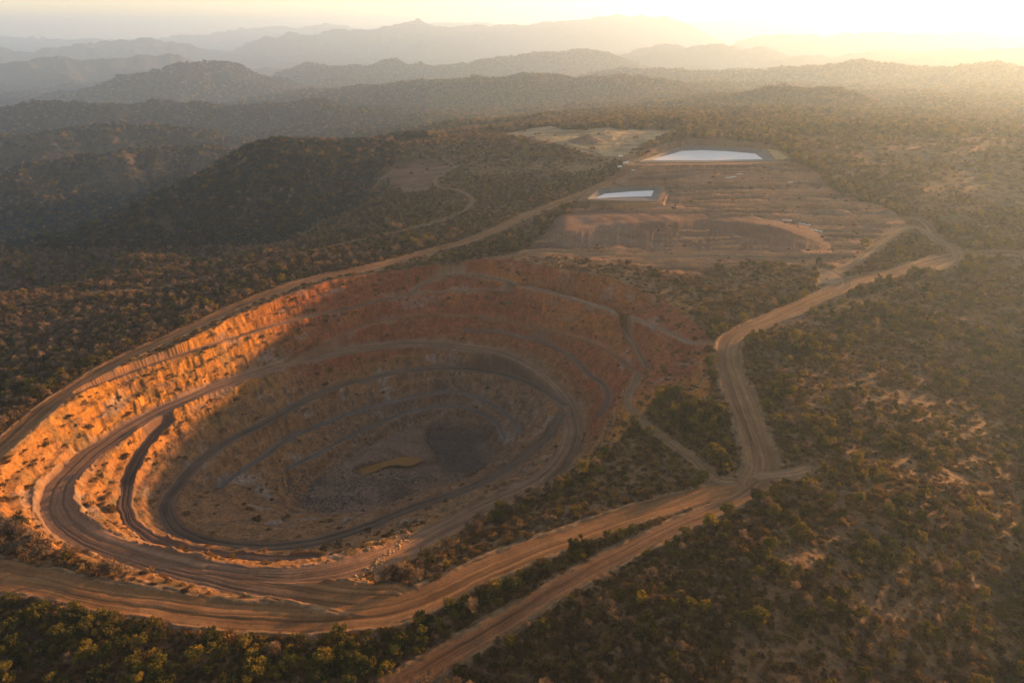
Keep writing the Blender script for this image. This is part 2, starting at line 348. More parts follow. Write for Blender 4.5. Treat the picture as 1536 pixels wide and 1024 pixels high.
def relax(zf, fixed, lev=5):
    if lev == 0 or min(zf.shape) < 24:
        z = np.where(fixed, zf, zf[fixed].mean() if fixed.any() else 0)
    else:
        nx, ny = (zf.shape[0] + 1) // 2 * 2, (zf.shape[1] + 1) // 2 * 2
        zp = np.pad(zf, ((0, nx - zf.shape[0]), (0, ny - zf.shape[1])), mode='edge'); fp = np.pad(fixed, ((0, nx - zf.shape[0]), (0, ny - zf.shape[1])), mode='edge')
        w = fp.reshape(nx // 2, 2, ny // 2, 2).sum((1, 3)); sz = (zp * fp).reshape(nx // 2, 2, ny // 2, 2).sum((1, 3))
        c = relax(np.where(w > 0, sz / np.maximum(w, 1), 0), w > 0, lev - 1)
        z = np.repeat(np.repeat(c, 2, 0), 2, 1)[:zf.shape[0], :zf.shape[1]]
        z = np.where(fixed, zf, z)
    for _ in range(120):
        p = np.pad(z, 1, mode='edge')
        z = np.where(fixed, zf, 0.25 * (p[:-2, 1:-1] + p[2:, 1:-1] + p[1:-1, :-2] + p[1:-1, 2:]))
    return z


pitT = relax(zf, fixed)
zoneT = zone_in.reshape(NX, NY).astype(float)


def pit_at(x, y):
    fi, fj = (x - gx0) / CELL, (y - gy0) / CELL
    ins = (fi > 1) & (fi < NX - 2) & (fj > 1) & (fj < NY - 2)
    w = np.where(ins, bilin(zoneT, fi, fj), 0)
    return np.where(ins, bilin(pitT, fi, fj), 0), w


PC = np.array([-40.0, 300.0])                  # middle of the pit

# spoil heap, ponds, cleared flats
HEAP_BASE = [(800, 362), (830, 370), (880, 376), (1000, 381), (1080, 381), (1160, 386), (1220, 394), (1262, 398), (1288, 386), (1306, 370)]
HEAP_CREST = [(822, 356), (850, 343), (900, 335), (960, 331), (1050, 326), (1130, 333), (1190, 344), (1235, 352), (1280, 362), (1300, 368)]
HZ = 12.0
hb = np.array([atz(u, v, 1) for u, v in HEAP_BASE]); hc = np.array([atz(u, v, HZ if 840 < u < 1260 else 6) for u, v in HEAP_CREST])
_hbA, _hbL = al(hb[:, 0], hb[:, 1]); _hcA, _hcL = al(hc[:, 0], hc[:, 1])


def pond_rings(water, liner, z):
    return np.array([atz(u, v, z) for u, v in water]), np.array([atz(u, v, z + 2.6) for u, v in liner])


P1w, P1l = pond_rings([(975, 240.5), (1000, 233), (1023, 226.5), (1053, 225.5), (1090, 227), (1133, 230.5), (1145, 239), (1060, 240.5)], [(955, 243), (990, 231), (1020, 221), (1045, 219), (1100, 221.5), (1146, 225), (1160, 241), (1060, 243)], 24.0)
P2w, P2l = pond_rings([(892, 297.5), (907, 290.5), (950, 287), (981, 285.5), (977, 294.5), (933, 295.5)], [(880, 299), (898, 284), (945, 280.5), (989, 280), (992, 289), (985, 301), (935, 301)], 12.0)
TAN1 = np.array([atz(u, v, 25) for u, v in [(1150, 225), (1166, 227), (1183, 240), (1163, 241)]])
CLEAR = {
    'flat': np.array([atz(u, v, 28) for u, v in [(736, 197), (770, 192), (820, 187), (842, 192), (860, 198), (1000, 199), (1008, 203), (960, 220), (940, 230), (890, 229), (830, 216), (780, 205)]]),
    'mine': np.array([atz(u, v, z) for u, v, z in [(740, 384, 1), (780, 378, 1), (815, 352, 3), (850, 330, 8), (860, 306, 10), (900, 283, 13), (930, 262, 18), (960, 244, 23), (1160, 246, 23), (1220, 262, 19), (1250, 290, 14), (1330, 318, 8), (1360, 338, 6),
                                                    (1330, 352, 5), (1300, 372, 3), (1275, 398, 1), (1215, 398, 1), (1120, 395, 1), (1020, 420, 0), (960, 402, 0), (880, 390, 0), (800, 388, 0)]]),
    'cut': np.array([atz(u, v, 11) for u, v in [(575, 262), (592, 250), (625, 246), (660, 250), (672, 258), (652, 270), (640, 280), (600, 275)]]),
    'lot': np.array([atz(u, v, 0) for u, v in [(1090, 505), (1140, 484), (1200, 452), (1225, 425), (1215, 405), (1232, 400), (1268, 414), (1280, 424), (1240, 446), (1180, 472), (1120, 500)]]),
    'fork': np.array([atz(u, v, 0) for u, v in [(1070, 715), (1125, 700), (1160, 705), (1230, 695), (1290, 690), (1240, 712), (1165, 730), (1130, 745), (1060, 758), (960, 775), (900, 790), (880, 780), (950, 758)]]),
    'east': np.array([atz(u, v, 0) for u, v in [(1062, 512), (1085, 515), (1080, 560), (1100, 620), (1118, 670), (1125, 700), (1105, 700), (1090, 640), (1068, 585)]]),
    'scrape': np.array([atz(u, v, 2) for u, v in [(1110, 520), (1150, 518), (1180, 545), (1150, 590), (1125, 600), (1110, 560)]]),
}
for k in CLEAR: CLEAR[k] = smooth_line(np.vstack([CLEAR[k], CLEAR[k][:1]]), 3)

# ------------------------------------------------------------------ terrain sheet: grid in azimuth / range so detail follows distance
az = np.concatenate([np.radians(np.arange(-66, -44, 0.5)), np.arctan(np.linspace(math.tan(math.radians(-44)), math.tan(math.radians(44)), 1500)), np.radians(np.arange(44.5, 80, 0.5))])
th = np.concatenate([np.arange(62, 50, -0.25), np.arange(50, 16.5, -0.045), np.arange(16.5, 6, -0.05)])
rr = CAM_H / np.tan(np.radians(th))
rr = np.concatenate([rr, np.exp(np.arange(math.log(rr[-1]) + 0.0035, math.log(24000), 0.0044))])
NA, NR = len(az), len(rr)
AA, RR = np.meshgrid(az, rr, indexing='ij')
X0 = (np.sin(AA) * RR).ravel(); Y0 = (np.cos(AA) * RR).ravel()
R_ = RR.ravel()


def surface(X, Y, full=True):
    """height, class id, albedo of the ground at X, Y"""
    n = len(X); R = np.hypot(X, Y)
    near = R < 760
    wx = np.where(near, 0.9 * noise(X / 9, Y / 9, 101) + 0.45 * noise(X / 3.1, Y / 3.1, 102), 0)
    wy = np.where(near, 0.9 * noise(X / 9, Y / 9, 103) + 0.45 * noise(X / 3.1, Y / 3.1, 104), 0)
    x, y = X + wx, Y + wy
    base = relief(X, Y)
    zp, w = pit_at(x, y)
    z = base * (1 - w) + zp * w
    cls = np.zeros(n, int)                          # 0 ground
    A, L = al(X, Y)
    # --- albedo of wild ground
    g1 = fbm(X / 38, Y / 38, 201, 4); g2 = fbm(X / 6, Y / 6, 205, 4); g3 = noise(X / 1.6, Y / 1.6, 209)
    soil = np.array([0.170, 0.090, 0.040]); litter = np.array([0.085, 0.051, 0.026]); grass = np.array([0.220, 0.125, 0.050]); green = np.array([0.060, 0.060, 0.026])
    col = soil[None] * np.ones((n, 1))
    def mix(col, c, m): return col * (1 - m[:, None]) + np.asarray(c)[None] * m[:, None]
    col = mix(col, litter, sst(-0.1, 0.45, g2 + 0.5 * g1)); col = mix(col, grass, sst(0.1, 0.6, g1 - 0.4 * g2) * 0.8)
    far_ = sst(900, 2200, R)
    fg = fbm(X / 24, Y / 24, 221, 4)
    lv = sst(640, 760, R) * (1 - sst(-0.20, -0.06, A + 0.12 * sst(700, 1000, R) * 0)); col = mix(col, np.array([0.040, 0.042, 0.034]), 0.75 * lv)  # bluish shade of the left valley put into the ground colour
    col = mix(col, np.array([0.036, 0.034, 0.018]), far_ * (0.75 + 0.2 * fg)); col = mix(col, np.array([0.085, 0.066, 0.032]), far_ * sst(0.15, 0.6, fg) * 0.6)
    # fine clods and hummocks
    z = z + np.where(near, 0.16 * g3 + 0.55 * g2, 0.8 * g2)
    # --- clearings
    def soften(poly, k):
        d, _, _, _ = near_line(X, Y, poly, 14)
        sd_ = np.where(in_poly(X, Y, poly), np.minimum(d, 14), -np.minimum(d, 14))
        return sst(-2.0, 3.0, sd_ + 5.5 * fbm(X / 12 + 40, Y / 12, 231, 4))
    streak = fbm(X / 70, Y / 5.0, 241, 4); mott = fbm(X / 16, Y / 9, 245, 4)
    bare = np.zeros(n, bool)
    for k, P in CLEAR.items():
        ms_ = soften(P, k); m = ms_ > 0.5; bare |= m
        c1 = {'flat': (0.30, 0.20, 0.095), 'mine': (0.235, 0.112, 0.052), 'cut': (0.135, 0.068, 0.035), 'lot': (0.185, 0.118, 0.068), 'fork': (0.170, 0.096, 0.048), 'east': (0.165, 0.098, 0.054), 'scrape': (0.115, 0.070, 0.038)}[k]
        c = np.asarray(c1)[None] * (1 + 0.45 * streak + 0.5 * mott)[:, None]
        if k == 'mine':
            s2 = sst(0.0, 0.35, fbm(X / 110 + 3, Y / 9, 251, 4)); c = c * (1 - 0.7 * s2[:, None]) + np.array([0.060, 0.040, 0.029])[None] * 0.7 * s2[:, None]
            s3 = sst(0.25, 0.5, fbm(X / 60 + 9, Y / 7, 255, 4)); c = c * (1 - 0.7 * s3[:, None]) + np.array([0.27, 0.132, 0.056])[None] * 0.7 * s3[:, None]
        col = col * (1 - ms_[:, None]) + c * ms_[:, None]
        if k == 'mine': z = z + ms_ * (2.2 * streak + 1.3 * mott)
    cls[bare] = 2
    # --- spoil heap: bench-topped bank of dumped soil
    lb = np.interp(A, _hbA, _hbL); lc = np.interp(A, _hcA, _hcL)
    ends = sst(0, 0.05, A - _hbA[0]) * sst(0.0, 0.13, _hbA[-1] - A)
    f = np.clip((L - lb) / np.maximum(lc - lb, 0.01), 0, 1)
    back = 1 - sst(0.06, 0.30, L - lc)
    hmask = (ends > 0.02) & (L > lb) & (L < lc + 0.32)
    rill = ridged(A * 260, L * 14, 261, 3)
    hz = np.where(hmask, (HZ - 1.5 + 1.6 * fbm(X / 25, Y / 25, 265, 3) - 1) * ends * (f - 0.05 * np.sin(f * math.pi) * rill) * back + 1, -99)
    up = hz > z
    z = np.where(hmask & (hz > z), hz, z)
    hm = hmask & up & (L < lc + 0.10)
    hn = fbm(X / 40, Y / 14, 271, 4)
    hcx = np.asarray([0.150, 0.074, 0.042])[None] * (1 + 0.35 * hn + 0.12 * g3)[:, None]
    gs = sst(0.22, 0.5, fbm(X / 30 + 11, Y / 16, 275, 3)); hcx = hcx * (1 - 0.6 * gs[:, None]) + np.array([0.18, 0.115, 0.075])[None] * 0.6 * gs[:, None]
    col = np.where(hm[:, None], hcx, col); cls[hm] = 4
    # --- pit
    P = near & (w > 0.5)
    pit = np.zeros(n, bool)
    ip = np.where(P)[0]
    if len(ip):
        px, py = x[ip], y[ip]
        inr = in_poly(px, py, rim_closed)
        pit[ip[inr]] = True
        q = ip[inr]
        if len(q):
            qx, qy = x[q], y[q]
            e = 0.9
            gxx = (pit_at(qx + e, qy)[0] - pit_at(qx - e, qy)[0]) / (2 * e); gyy = (pit_at(qx, qy + e)[0] - pit_at(qx, qy - e)[0]) / (2 * e)
            sl = np.hypot(gxx, gyy); wall = sst(0.12, 0.45, sl)
            phi = np.arctan2(qx - PC[0], qy - PC[1]); rad = np.hypot(qx - PC[0], qy - PC[1])
            arc = phi * 110.0
            zz = z[q]
            depth = -zz
            rib = ridged(arc / 5.0 + 1.6 * fbm(qx / 14, qy / 14, 300, 3), zz / 6.5, 301, 4)
            big = fbm(arc / 19, zz / 24, 305, 3)
            rough = fbm(qx / 2.2, qy / 2.2, 309, 4)
            # faces in rock are rougher than the soft red soil up on the far side
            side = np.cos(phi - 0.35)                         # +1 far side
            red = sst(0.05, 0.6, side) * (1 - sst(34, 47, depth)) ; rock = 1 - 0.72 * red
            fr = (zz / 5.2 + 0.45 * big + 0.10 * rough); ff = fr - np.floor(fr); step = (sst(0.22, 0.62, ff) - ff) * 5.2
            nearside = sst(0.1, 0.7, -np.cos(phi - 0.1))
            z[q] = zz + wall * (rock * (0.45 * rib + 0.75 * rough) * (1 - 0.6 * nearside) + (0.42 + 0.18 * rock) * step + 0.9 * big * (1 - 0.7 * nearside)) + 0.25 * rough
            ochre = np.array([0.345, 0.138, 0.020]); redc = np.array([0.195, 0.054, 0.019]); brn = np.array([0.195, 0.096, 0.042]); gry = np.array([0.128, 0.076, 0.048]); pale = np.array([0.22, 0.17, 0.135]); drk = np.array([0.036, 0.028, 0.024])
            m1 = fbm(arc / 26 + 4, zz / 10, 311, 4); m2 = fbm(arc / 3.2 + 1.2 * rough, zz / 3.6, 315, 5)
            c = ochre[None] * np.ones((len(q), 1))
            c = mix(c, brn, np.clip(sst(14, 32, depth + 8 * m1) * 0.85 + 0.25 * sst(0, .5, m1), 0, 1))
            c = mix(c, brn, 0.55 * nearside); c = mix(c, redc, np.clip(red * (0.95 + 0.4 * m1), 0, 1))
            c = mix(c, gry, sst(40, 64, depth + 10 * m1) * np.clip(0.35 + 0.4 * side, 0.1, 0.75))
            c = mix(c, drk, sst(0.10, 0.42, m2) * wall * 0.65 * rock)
            c = mix(c, pale, sst(0.3, 0.55, fbm(arc / 12 + 9, zz / 5, 321, 4)) * 0.55 * (0.4 + 0.6 * rock))
            veg = sst(0.18, 0.42, fbm(qx / 11, qy / 11, 325, 4)) * (1 - red) * (1 - sst(25, 45, depth)); c = mix(c, np.array([0.085, 0.070, 0.03]), veg * 0.45)
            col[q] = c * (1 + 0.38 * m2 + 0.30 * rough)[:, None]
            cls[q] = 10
            # floor
            fl = in_poly(qx, qy, floor_poly); fq = q[fl]
            fn = fbm(x[fq] / 12, y[fq] / 7, 331, 4); fc = gry[None] * (1 + 0.6 * fn)[:, None]
            fc = mix(fc, np.array([0.165, 0.100, 0.063]), sst(-0.1, 0.4, fbm(x[fq] / 20 + 5, y[fq] / 9, 335, 4)) * 0.8)
            col[fq] = fc; cls[fq] = 11
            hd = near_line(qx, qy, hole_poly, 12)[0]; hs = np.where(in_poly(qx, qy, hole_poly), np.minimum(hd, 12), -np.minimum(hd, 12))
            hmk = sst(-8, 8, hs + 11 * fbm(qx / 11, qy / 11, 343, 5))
            col[q] = mix(col[q], np.array([0.048, 0.036, 0.029]), 0.85 * hmk) * (1 + 0.35 * hmk * fbm(qx / 5, qy / 3, 341, 3))[:, None]  # dark end of the floor: its shade is put into the colour
    # --- roads
    for i, (k, rd) in enumerate(ROAD.items()):
        hw = rd['hw']
        m0 = np.where((X > rd['line'][:, 0].min() - 14) & (X < rd['line'][:, 0].max() + 14) & (Y > rd['line'][:, 1].min() - 14) & (Y < rd['line'][:, 1].max() + 14))[0]
        if not len(m0): continue
        d, sd, s, zl = near_line(X[m0] + 0.35 * wx[m0], Y[m0] + 0.35 * wy[m0], rd['line'], hw + 9)
        e = hw + 0.5 * noise(x[m0] / 5, y[m0] / 5, 400 + i)
        inpit = k in ('rampA', 'bench2', 'bench3', 'bench4', 'bench5', 'benchC', 'benchD', 'benchE', 'benchF')
        if k == 'spur': e = e * (1 - 0.85 * sst(14, 26, s))
        m = d < e
        if k == 'rampA': m &= near_line(X[m0], Y[m0], ROAD['main']['line'], 8)[0] > ROAD['main']['hw'] - 0.4
        q = m0[m]; dd, ss, sdd = d[m], s[m], sd[m]
        st = fbm(sdd / 0.8 + 0.25 * noise(ss / 40, sdd * 0, 421), ss / 60, 431 + i, 3); st2 = fbm(sdd / 2.2, ss / 35, 441 + i, 3); blot = fbm(x[q] / 9, y[q] / 9, 451 + i, 3)
        tan = {'main': (0.210, 0.096, 0.035), 'east': (0.190, 0.097, 0.043), 'lower': (0.155, 0.074, 0.034), 'rampA': (0.180, 0.098, 0.054), 'benchC': (0.105, 0.066, 0.043), 'benchD': (0.120, 0.068, 0.044), 'benchE': (0.105, 0.080, 0.066),
               'benchF': (0.105, 0.083, 0.068), 'bench2': (0.185, 0.105, 0.062), 'bench3': (0.170, 0.088, 0.048), 'bench4': (0.185, 0.082, 0.040), 'bench5': (0.135, 0.080, 0.052)}.get(k, (0.195, 0.110, 0.053))
        c = np.asarray(tan)[None] * (1 + 0.45 * st + 0.40 * st2 + 0.22 * blot)[:, None]
        tr = np.exp(-((np.abs(sdd + 0.18 * hw * noise(ss / 60, sdd * 0, 461 + i)) - 0.36 * hw) / (0.09 * hw)) ** 2) + 0.7 * np.exp(-((sdd - 0.05 * hw + 0.35 * hw * noise(ss / 45 + 30, sdd * 0, 465 + i)) / (0.06 * hw)) ** 2)
        c = c * (1 - 0.32 * tr)[:, None]
        if k == 'rampA':
            wm = (1 - sst(15, 65, ss))[:, None]; c = c * (1 - wm) + c / np.asarray(tan)[None] * np.array([0.210, 0.096, 0.035])[None] * wm
        edge = sst(0.55, 1.0, dd / hw)[:, None]
        if rd['kind'] != 'haul' or k in ('lower',): c = c * (1 - 0.5 * edge) + col[q] * 0.5 * edge
        col[q] = c; cls[q] = 20 + i
        if not inpit and k != 'track':
            # level the bed and ease the shoulders into the ground
            sh = m0[d < hw + 8]; ds = d[d < hw + 8]
            t = 1 - sst(hw, hw + 7, ds)
            z[sh] = z[sh] * (1 - 0.96 * t) + relief(X[sh], Y[sh]) * 0.96 * t
        if inpit or k == 'track':
            ee = 1 - sst(0.75, 1.0, dd / e[m]); z[q] = z[q] * (1 - ee) + (zl[m] + 0.12 * g2[q]) * ee
        z[q] += 0.08 * st - 0.12 * tr
        if rd['berm'] > 0:
            bw = 1.3
            bb = np.exp(-((d - hw - 1.0) / bw) ** 2) * np.clip(0.75 + 0.7 * noise(s / 7, sd, 471 + i) + 0.3 * noise(s / 1.7, sd, 475), 0, 2)
            if k == 'rampA': bb = bb * sst(0, 20, s) * (0.25 + 0.75 * (1 - sst(150, 260, s)))
            if k in ('main', 'east', 'lower'):
                bb = bb * np.clip(1 - sst(0, 1, den_road(x[m0], y[m0], k)), 0, 1)
            z[m0] += rd['berm'] * bb
            bm = (d >= e) & (d < hw + 2.4) & (bb > 0.4); qb = m0[bm]
            col[qb] = (0.35 * col[qb] + 0.65 * np.array([0.205, 0.120, 0.058])[None]) * (1 + 0.3 * g3[qb])[:, None]
            cls[qb] = np.where(cls[qb] >= 20, cls[qb], 60 + i)
    # --- ponds: hollow the ground under the liners
    for zl, ring, wat in ((24.0, P1l, P1w), (12.0, P2l, P2w)):
        cx, cy = ring[:, 0].mean(), ring[:, 1].mean()
        big = np.stack([cx + (ring[:, 0] - cx) * 1.25, cy + (ring[:, 1] - cy) * 1.35], 1)
        m = in_poly(X, Y, big); z = np.where(m, zl + 2.2 + 0.2 * g2, z)
        m2 = in_poly(X, Y, np.stack([cx + (ring[:, 0] - cx) * 1.0, cy + (ring[:, 1] - cy) * 1.0], 1)); z = np.where(m2, zl - 1.8, z)
    mt = in_poly(X, Y, TAN1); col = np.where(mt[:, None], np.array([0.36, 0.235, 0.09])[None], col)
    col = col * (1 + 0.10 * g3)[:, None]
    cls = np.where((cls == 0) & (R > 1150), 1, cls)
    cls = np.where((cls <= 1) & (R > 7000), 3, cls)
    return z, cls, np.clip(col, 0.01, 0.8)


def den_road(x, y, me):
    """1 where another road crosses, so berms open there"""
    o = np.zeros(x.shape)
    for k in ('main', 'east', 'lower', 'track', 'spur', 'rampA'):
        if k == me: continue
        d = near_line(x, y, ROAD[k]['line'], ROAD[k]['hw'] + 4)[0]
        o = np.maximum(o, (d < ROAD[k]['hw'] + 2).astype(float))
    return o


ZT, CT, COL = surface(X0, Y0)
Zg = ZT.reshape(NA, NR); Cg = CT.reshape(NA, NR)


def ground_at(x, y):
    a = np.arctan2(x, y); r = np.hypot(x, y)
    fi = np.interp(a, az, np.arange(NA)); fj = np.interp(r, rr, np.arange(NR))
    return bilin(Zg, fi, fj), Cg[np.clip(np.round(fi).astype(int), 0, NA - 1), np.clip(np.round(fj).astype(int), 0, NR - 1)]


# ------------------------------------------------------------------ materials
def new_mat(name):
    m = bpy.data.materials.new(name); m.use_nodes = True
    nt = m.node_tree; b = nt.nodes['Principled BSDF']
    return m, nt, b


def soil_mat(name, bump=0.5, scale=1.2, rough=0.95, amt=0.5):
    m, nt, b = new_mat(name)
    at = nt.nodes.new('ShaderNodeAttribute'); at.attribute_name = 'Col'
    geo = nt.nodes.new('ShaderNodeNewGeometry')
    n1 = nt.nodes.new('ShaderNodeTexNoise'); n1.inputs['Scale'].default_value = scale; n1.inputs['Detail'].default_value = 6; n1.inputs['Roughness'].default_value = 0.75
    nt.links.new(geo.outputs['Position'], n1.inputs['Vector'])
    mr = nt.nodes.new('ShaderNodeMapRange'); mr.inputs[1].default_value = 0.25; mr.inputs[2].default_value = 0.75; mr.inputs[3].default_value = 1 - amt; mr.inputs[4].default_value = 1 + amt
    nt.links.new(n1.outputs['Fac'], mr.inputs[0])
    mx = nt.nodes.new('ShaderNodeVectorMath'); mx.operation = 'SCALE'
    nt.links.new(at.outputs['Color'], mx.inputs[0]); nt.links.new(mr.outputs[0], mx.inputs['Scale'])
    nt.links.new(mx.outputs[0], b.inputs['Base Color'])
    bp = nt.nodes.new('ShaderNodeBump'); bp.inputs['Strength'].default_value = bump; bp.inputs['Distance'].default_value = 0.5
    nt.links.new(n1.outputs['Fac'], bp.inputs['Height']); nt.links.new(bp.outputs[0], b.inputs['Normal'])
    b.inputs['Roughness'].default_value = rough; b.inputs['Specular IOR Level'].default_value = 0.12
    return m


M_soil = soil_mat('earth', 0.8, 0.9, amt=0.75); M_road = soil_mat('compacted_dirt', 0.3, 1.6, amt=0.4); M_rock = soil_mat('pit_rock', 1.0, 0.7, amt=0.75); M_far = soil_mat('bush_hills', 0.6, 0.12); M_berm = soil_mat('loose_soil', 0.8, 1.6)


def tag(o, label=None, cat=None, group=None, kind=None):
    if label: o['label'] = label
    if cat: o['category'] = cat
    if group: o['group'] = group
    if kind: o['kind'] = kind
    return o


# split the sheet into its pieces
V = np.stack([X0, Y0, ZT], 1)
idx = np.arange(NA * NR).reshape(NA, NR)
Q = np.stack([idx[:-1, :-1], idx[1:, :-1], idx[1:, 1:], idx[:-1, 1:]], -1).reshape(-1, 4)
Q = Q[:, ::-1]
a_, b_, c_, d_ = (V[Q[:, k]] for k in range(4))
fn_ = np.cross(c_ - a_, d_ - b_)
flip = fn_[:, 2] < 0
if flip.mean() > 0.5: Q = Q[:, ::-1]; fn_ = -fn_
VN = np.zeros_like(V)
for k in range(4): np.add.at(VN, Q[:, k], fn_)
VN /= np.linalg.norm(VN, axis=1, keepdims=True) + 1e-12
QC = CT[Q[:, 0]]
# drop specks: a face whose class differs from both neighbours along the sheet keeps its own class otherwise


def piece(name, mask, mat, label, cat, kind='structure'):
    q = Q[mask]
    if not len(q): return None
    used = np.zeros(len(V), bool); used[q.ravel()] = True
    ids = np.where(used)[0]; mp = np.zeros(len(V), np.int64); mp[ids] = np.arange(len(ids))
    f = mp[q]
    me = bpy.data.meshes.new(name)
    me.vertices.add(len(ids)); me.vertices.foreach_set('co', V[ids].astype(np.float32).ravel())
    me.loops.add(f.size); me.loops.foreach_set('vertex_index', f.astype(np.int32).ravel())
    me.polygons.add(len(f)); me.polygons.foreach_set('loop_start', np.arange(0, f.size, 4, dtype=np.int32))
    me.polygons.foreach_set('use_smooth', np.ones(len(f), bool))
    ca = me.color_attributes.new('Col', 'FLOAT_COLOR', 'POINT')
    ca.data.foreach_set('color', np.concatenate([COL[ids], np.ones((len(ids), 1))], 1).astype(np.float32).ravel())
    me.update(calc_edges=True)
    me.normals_split_custom_set_from_vertices(VN[ids].tolist())
    me.materials.append(mat)
    o = bpy.data.objects.new(name, me); C.objects.link(o)
    tag(o, label, cat, None, kind)
    return o


piece('ground', QC == 0, M_soil, 'dry brown scrubland ground around the open pit', 'ground')
piece('hills', QC == 1, M_far, 'wooded rolling hills beyond the mine', 'hills')
piece('mountains', QC == 3, M_far, 'hazy blue mountain ranges along the horizon', 'mountains')
piece('terrain', QC == 2, M_soil, 'bare ochre earth cleared around the ponds, spoil heap and road fork', 'bare ground')
piece('terrain', QC == 4, M_soil, 'broad brown spoil heap sloping down behind the pit', 'spoil heap')
piece('terrain', QC == 10, M_rock, 'stepped ochre, red and grey walls of the open pit', 'pit wall')
piece('ground', QC == 11, M_rock, 'grey rubble strewn floor at the bottom of the pit', 'pit floor')
for i, (k, rd) in enumerate(ROAD.items()):
    nm = {'haul': 'road', 'track': 'path', 'bench': 'path'}[rd['kind']]
    piece(nm, QC == 20 + i, M_road, rd['label'], {'haul': 'haul road', 'track': 'dirt track', 'bench': 'pit bench'}[rd['kind']])
    if rd['berm']:
        piece('terrain', QC == 60 + i, M_berm, 'low windrow of loose soil edging the ' + {'main': 'wide rim haul road', 'east': 'rutted east road', 'lower': 'straight side road', 'rampA': 'brown spiral ramp'}[k], 'earth berm')

# ------------------------------------------------------------------ mesh helpers
def mesh_obj(name, verts, faces, mat, parent=None, smooth=True):
    me = bpy.data.meshes.new(name); me.from_pydata([tuple(map(float, p)) for p in verts], [], faces)
    for m in (mat if isinstance(mat, (list, tuple)) else [mat]): me.materials.append(m)
    if smooth: me.polygons.foreach_set('use_smooth', [True] * len(me.polygons))
    me.update()
    o = bpy.data.objects.new(name, me); C.objects.link(o)
    if parent is not None: o.parent = parent
    return o


def empty(name, loc):
    o = bpy.data.objects.new(name, None); C.objects.link(o); o.location = loc
    o.empty_display_size = 1.0
    return o


def simple_mat(name, col, rough=0.9, spec=0.2, noise_scale=None, amt=0.3, bump=0.0):
    m, nt, b = new_mat(name)
    b.inputs['Roughness'].default_value = rough; b.inputs['Specular IOR Level'].default_value = spec
    b.inputs['Base Color'].default_value = (*col, 1)
    if noise_scale:
        tc = nt.nodes.new('ShaderNodeNewGeometry'); n1 = nt.nodes.new('ShaderNodeTexNoise'); n1.inputs['Scale'].default_value = noise_scale; n1.inputs['Detail'].default_value = 5
        nt.links.new(tc.outputs['Position'], n1.inputs['Vector'])
        cr = nt.nodes.new('ShaderNodeMapRange'); cr.inputs[1].default_value = 0.3; cr.inputs[2].default_value = 0.7; cr.inputs[3].default_value = 1 - amt; cr.inputs[4].default_value = 1 + amt
        nt.links.new(n1.outputs['Fac'], cr.inputs[0])
        vm = nt.nodes.new('ShaderNodeVectorMath'); vm.operation = 'SCALE'; vm.inputs[0].default_value = col
        nt.links.new(cr.outputs[0], vm.inputs['Scale']); nt.links.new(vm.outputs[0], b.inputs['Base Color'])
        if bump:
            bp = nt.nodes.new('ShaderNodeBump'); bp.inputs['Strength'].default_value = bump; bp.inputs['Distance'].default_value = 0.2
            nt.links.new(n1.outputs['Fac'], bp.inputs['Height']); nt.links.new(bp.outputs[0], b.inputs['Normal'])
    return m


# ------------------------------------------------------------------ ponds
M_water = simple_mat('pale_water', (0.66, 0.60, 0.55), 0.5, 0.15, 0.15, 0.05, 0.0)  # pale, even base colour with a dull surface
M_liner = simple_mat('pond_liner', (0.095, 0.082, 0.070), 0.7, 0.2, 0.3, 0.25)
M_bank = simple_mat('pond_bank', (0.150, 0.090, 0.046), 0.95, 0.1, 0.15, 0.3)
M_mud = simple_mat('muddy_water', (0.185, 0.080, 0.010), 0.5, 0.15, 0.3, 0.12, 0.02)


def ring_even(P, n, ang):
    c = P.mean(0); Pc = np.vstack([P, P[:1]])
    L = np.concatenate([[0], np.cumsum(np.hypot(*(np.diff(Pc[:, :2], axis=0).T)))])
    D = np.stack([np.interp(np.linspace(0, L[-1], 900), L, Pc[:, k]) for k in range(3)], 1)
    a = np.arctan2(D[:, 1] - c[1], D[:, 0] - c[0])
    return np.array([D[np.argmin(np.abs(np.angle(np.exp(1j * (a - t)))))] for t in ang])


